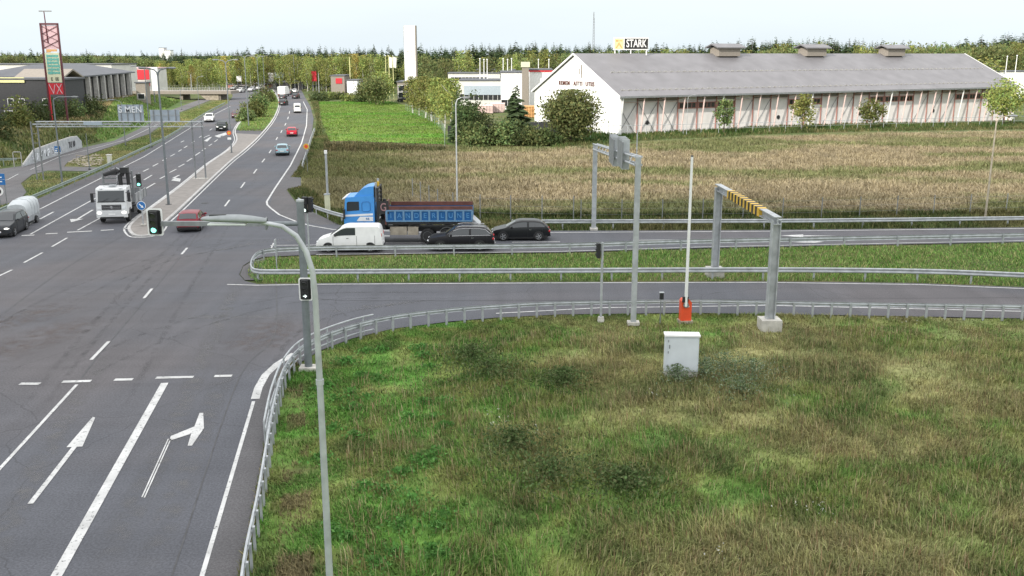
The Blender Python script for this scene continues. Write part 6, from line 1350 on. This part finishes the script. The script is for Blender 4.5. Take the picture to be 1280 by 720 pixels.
        b = MB(); b.box((X_(2.9), sg*1.1, .95), (.7, .06, .1)); b.box((X_(2.9), sg*1.1, .55), (.7, .06, .1)); b.build('side_bar', M['white'], f)
        for s in (1.3, 6.0, 7.38): wheel(f, X_(s), sg*1.02, .53, .34, sg, spokes=False, rimm='galv_old')
        q = MB(); P = [(X_(7.4)+.62*math.cos(a), .52+.64*math.sin(a)) for a in np.linspace(.2, math.pi-.2, 14)]; q.sweep([(0, 0, 0)]*0 or [Vector((0, sg*.8, 0)), Vector((0, sg*1.2, 0))], [(0, 0)]*3) if False else None
        vs = []
        for x, z in P: vs += [(x, sg*.82, z), (x, sg*1.22, z)]
        q.add(vs, [(2*i, 2*i+1, 2*i+3, 2*i+2) for i in range(13)]); q.build('mudguard', M['galv_old'], f, ang=60)
    b = MB(); b.box((X_(3.0), 0, 2.15), (.1, 2.4, 1.5)); b.build('front_board', M['brown'], f); text('G', .8, .02, mat('faded_letter', (.30, .17, .18), .7), f, (X_(2.86), 1.24, 2.65), (math.pi/2, 0, math.pi), name='headboard_letter', sx=.8); MB().box((X_(2.86), 1.20, 2.65), (.75, .05, .95)).build('letter_plate', M['dark_steel'], f)
    MB().box((X_(9.2), 0, 1.85), (.08, 2.4, 1.0)).build('tailgate', M['brown'], f)
    b = MB(); b.prism([(X_(9.2), -1.0, 1.5), (X_(9.75), -1.0, 1.15), (X_(9.85), -1.0, 1.25), (X_(9.3), -1.0, 1.75)], (0, 2.0, 0)); b.build('tail_flap', M['galv'], f)
    for sg in (1, -1): MB().box((X_(9.25), sg*.95, .85), (.06, .4, .15)).build('tail_light', M['red_light'], f)
blue_truck()
# ---- white truck with crane
def white_truck():
    hd = hl; fr_ = G(141.5, 280); L = 7.6; c = fr_-hd*L/2; f = empty('crane_truck', (c.x, c.y, .02), math.atan2(hd.y, hd.x), 'white truck with a folded black crane waiting at the far stop line', 'truck')
    X_ = lambda s: L/2-s; wt = paint('truck_white', (.62, .63, .64), 0, .4)
    pr = [(0, .75), (-.02, 1.5), (.06, 1.75), (.28, 2.75), (.42, 2.86), (1.7, 2.92), (1.75, 2.8), (1.75, 1.0), (1.6, .95), (1.45, 1.15), (.75, 1.15), (.6, .75)]
    MB().prism([(X_(s), -1.18, z) for s, z in pr], (0, 2.36, 0)).build('cab', wt, f, ang=25)
    MB().prism([(X_(.065-.02), -1.02, 1.78), (X_(.265-.02), -1.0, 2.66), (X_(.28), -1.0, 2.66), (X_(.08), -1.02, 1.78)], (0, 2.02, 0)).build('windscreen', M['glass'], f)
    b = MB(); b.box((X_(.03), 0, 1.80), (.06, 2.1, .06)); [b.tube([(X_(.02), y, 1.82), (X_(.1), y+.5, 2.05)], .015, 4) for y in (-.7, .1)]; b.build('wipers', M['black'], f)
    b = MB(); b.box((X_(-.02), 0, 1.35), (.06, 1.5, .42)); b.build('grille', M['dark_steel'], f); b = MB(); [b.box((X_(-.055), 0, z), (.02, 1.4, .035)) for z in (1.22, 1.35, 1.48)]; b.cyl((X_(-.07), 0, 1.36), (X_(-.04), 0, 1.36), .11, n=16); b.build('grille_bars', M['chrome'], f)
    MB().box((X_(.0), 0, .78), (.22, 2.38, .5)).build('bumper', wt, f); MB().box((X_(-.02), 0, .52), (.2, 1.8, .14)).build('lower_grille', M['black'], f)
    MB().box((X_(-.12), 0, .78), (.02, .52, .12)).build('number_plate', M['white'], f)
    for sg in (1, -1):
        b = MB(); b.sphere((X_(-.10), sg*.95, .92), (.06, .2, .12), 12, 8); b.build('headlight', M['head_on'], f); b = MB(); b.box((X_(-.02), sg*.95, 1.3), (.05, .28, .18)); b.build('upper_light', M['head'], f)
        MB().prism([(X_(.35), sg*1.185, 1.75), (X_(.45), sg*1.185, 2.6), (X_(1.35), sg*1.185, 2.6), (X_(1.35), sg*1.185, 1.75)], (0, sg*.012, 0)).build('side_window', M['glass'], f)
        b = MB(); b.box((X_(.0), sg*1.42, 2.15), (.12, .22, .75)); b.cyl((X_(.12), sg*1.15, 2.5), (X_(0), sg*1.42, 2.48), .025, n=6); b.cyl((X_(.12), sg*1.15, 1.85), (X_(0), sg*1.42, 1.85), .025, n=6); b.build('mirror', M['black'], f)
        for s in (1.1, 5.3): wheel(f, X_(s), sg*1.0, .48, .30, sg, spokes=False, rimm='galv_old')
        MB().box((X_(3.2), sg*1.0, .75), (1.3, .3, .5)).build('side_guard', M['dark_steel'], f)
        MB().box((X_(5.15), sg*1.2, 1.6), (4.5, .06, .75)).build('side_board', mat('bed_grey', (.33, .34, .35), .6, .2, var=.2) if sg > 0 else bpy.data.materials['bed_grey'], f)
        b = MB(); [b.box((X_(3.0+k*1.07), sg*1.24, 1.6), (.1, .05, .8)) for k in range(5)]; b.build('stanchion', M['galv_old'], f)
    b = MB(); [b.sphere((X_(.36), y, 2.84), (.1, .14, .06), 8, 6) for y in (-.75, .75)]; b.build('roof_lamps', M['head'], f)
    b = MB(); b.box((X_(1.0), .0, 2.98), (.5, .5, .12)); b.build('roof_hatch', M['galv'], f)
    MB().box((X_(4.6), 0, .9), (5.6, .9, .28)).build('chassis', M['dark_steel'], f); MB().box((X_(5.15), 0, 1.25), (4.6, 2.4, .12)).build('bed_floor', M['dark_steel'], f); MB().box((X_(7.4), 0, 1.6), (.06, 2.4, .75)).build('tailgate', M['galv_old'], f)
    b = MB()
    for y in (-1.15, 1.15): b.box((X_(2.9), y, 2.65), (.14, .14, 2.6))
    for z in (2.9, 3.35, 3.75): b.box((X_(2.9), 0, z), (.10, 2.3, .11))
    b.box((X_(2.2), -.5, 3.55), (1.3, .06, .06)); b.box((X_(2.2), -1.1, 3.55), (1.3, .06, .06)); b.build('cage_frame', M['galv_old'], f)
    b = MB(); b.box((X_(2.25), .1, 1.5), (.6, 1.6, .7)); b.cyl((X_(2.25), .35, 1.8), (X_(2.25), .35, 3.7), .17, n=12); b.build('crane_column', M['black'], f)
    b = MB(); b.tube([(X_(2.25), .45, 3.65), (X_(2.25), .7, 4.1), (X_(2.1), .2, 4.05), (X_(2.05), -.9, 3.75)], [.2, .26, .22, .16], 8); b.tube([(X_(2.3), .7, 4.15), (X_(2.35), .95, 3.9), (X_(2.35), .95, 2.6)], [.19, .17, .13], 8); b.box((X_(2.2), .75, 4.1), (.6, .6, .45)); b.box((X_(2.1), -.2, 3.85), (.35, .7, .25)); b.build('crane_boom', M['black'], f)
    b = MB(); b.cyl((X_(2.5), -.1, 1.9), (X_(2.3), .1, 3.6), .06, n=8); b.tube([(X_(2.0), .6, 4.0), (X_(1.9), .2, 4.35), (X_(1.95), -.4, 4.15)], .03, 6); b.build('hydraulics', M['chrome'], f)
white_truck()
# far white box truck
p = G(351.5, 121); f = empty('box_truck', p+Vector((0, 3, 0)), math.pi/2, 'white box truck seen from behind in the far queue', 'truck')
MB().box((0, 0, 2.0), (5, 2.4, 2.4)).build('box', M['white'], f); MB().box((3.3, 0, 1.6), (1.5, 2.2, 2.0)).build('cab', M['white'], f); MB().box((0, 0, .65), (6, 1, .3)).build('chassis', M['dark_steel'], f)
for x in (-1.4, 3): [wheel(f, x, s*1.0, .45, .3, s, spokes=False) for s in (1, -1)]
for sg in (1, -1): MB().box((-2.52, sg*.9, .85), (.05, .3, .2)).build('tail_light', M['red_light'], f)
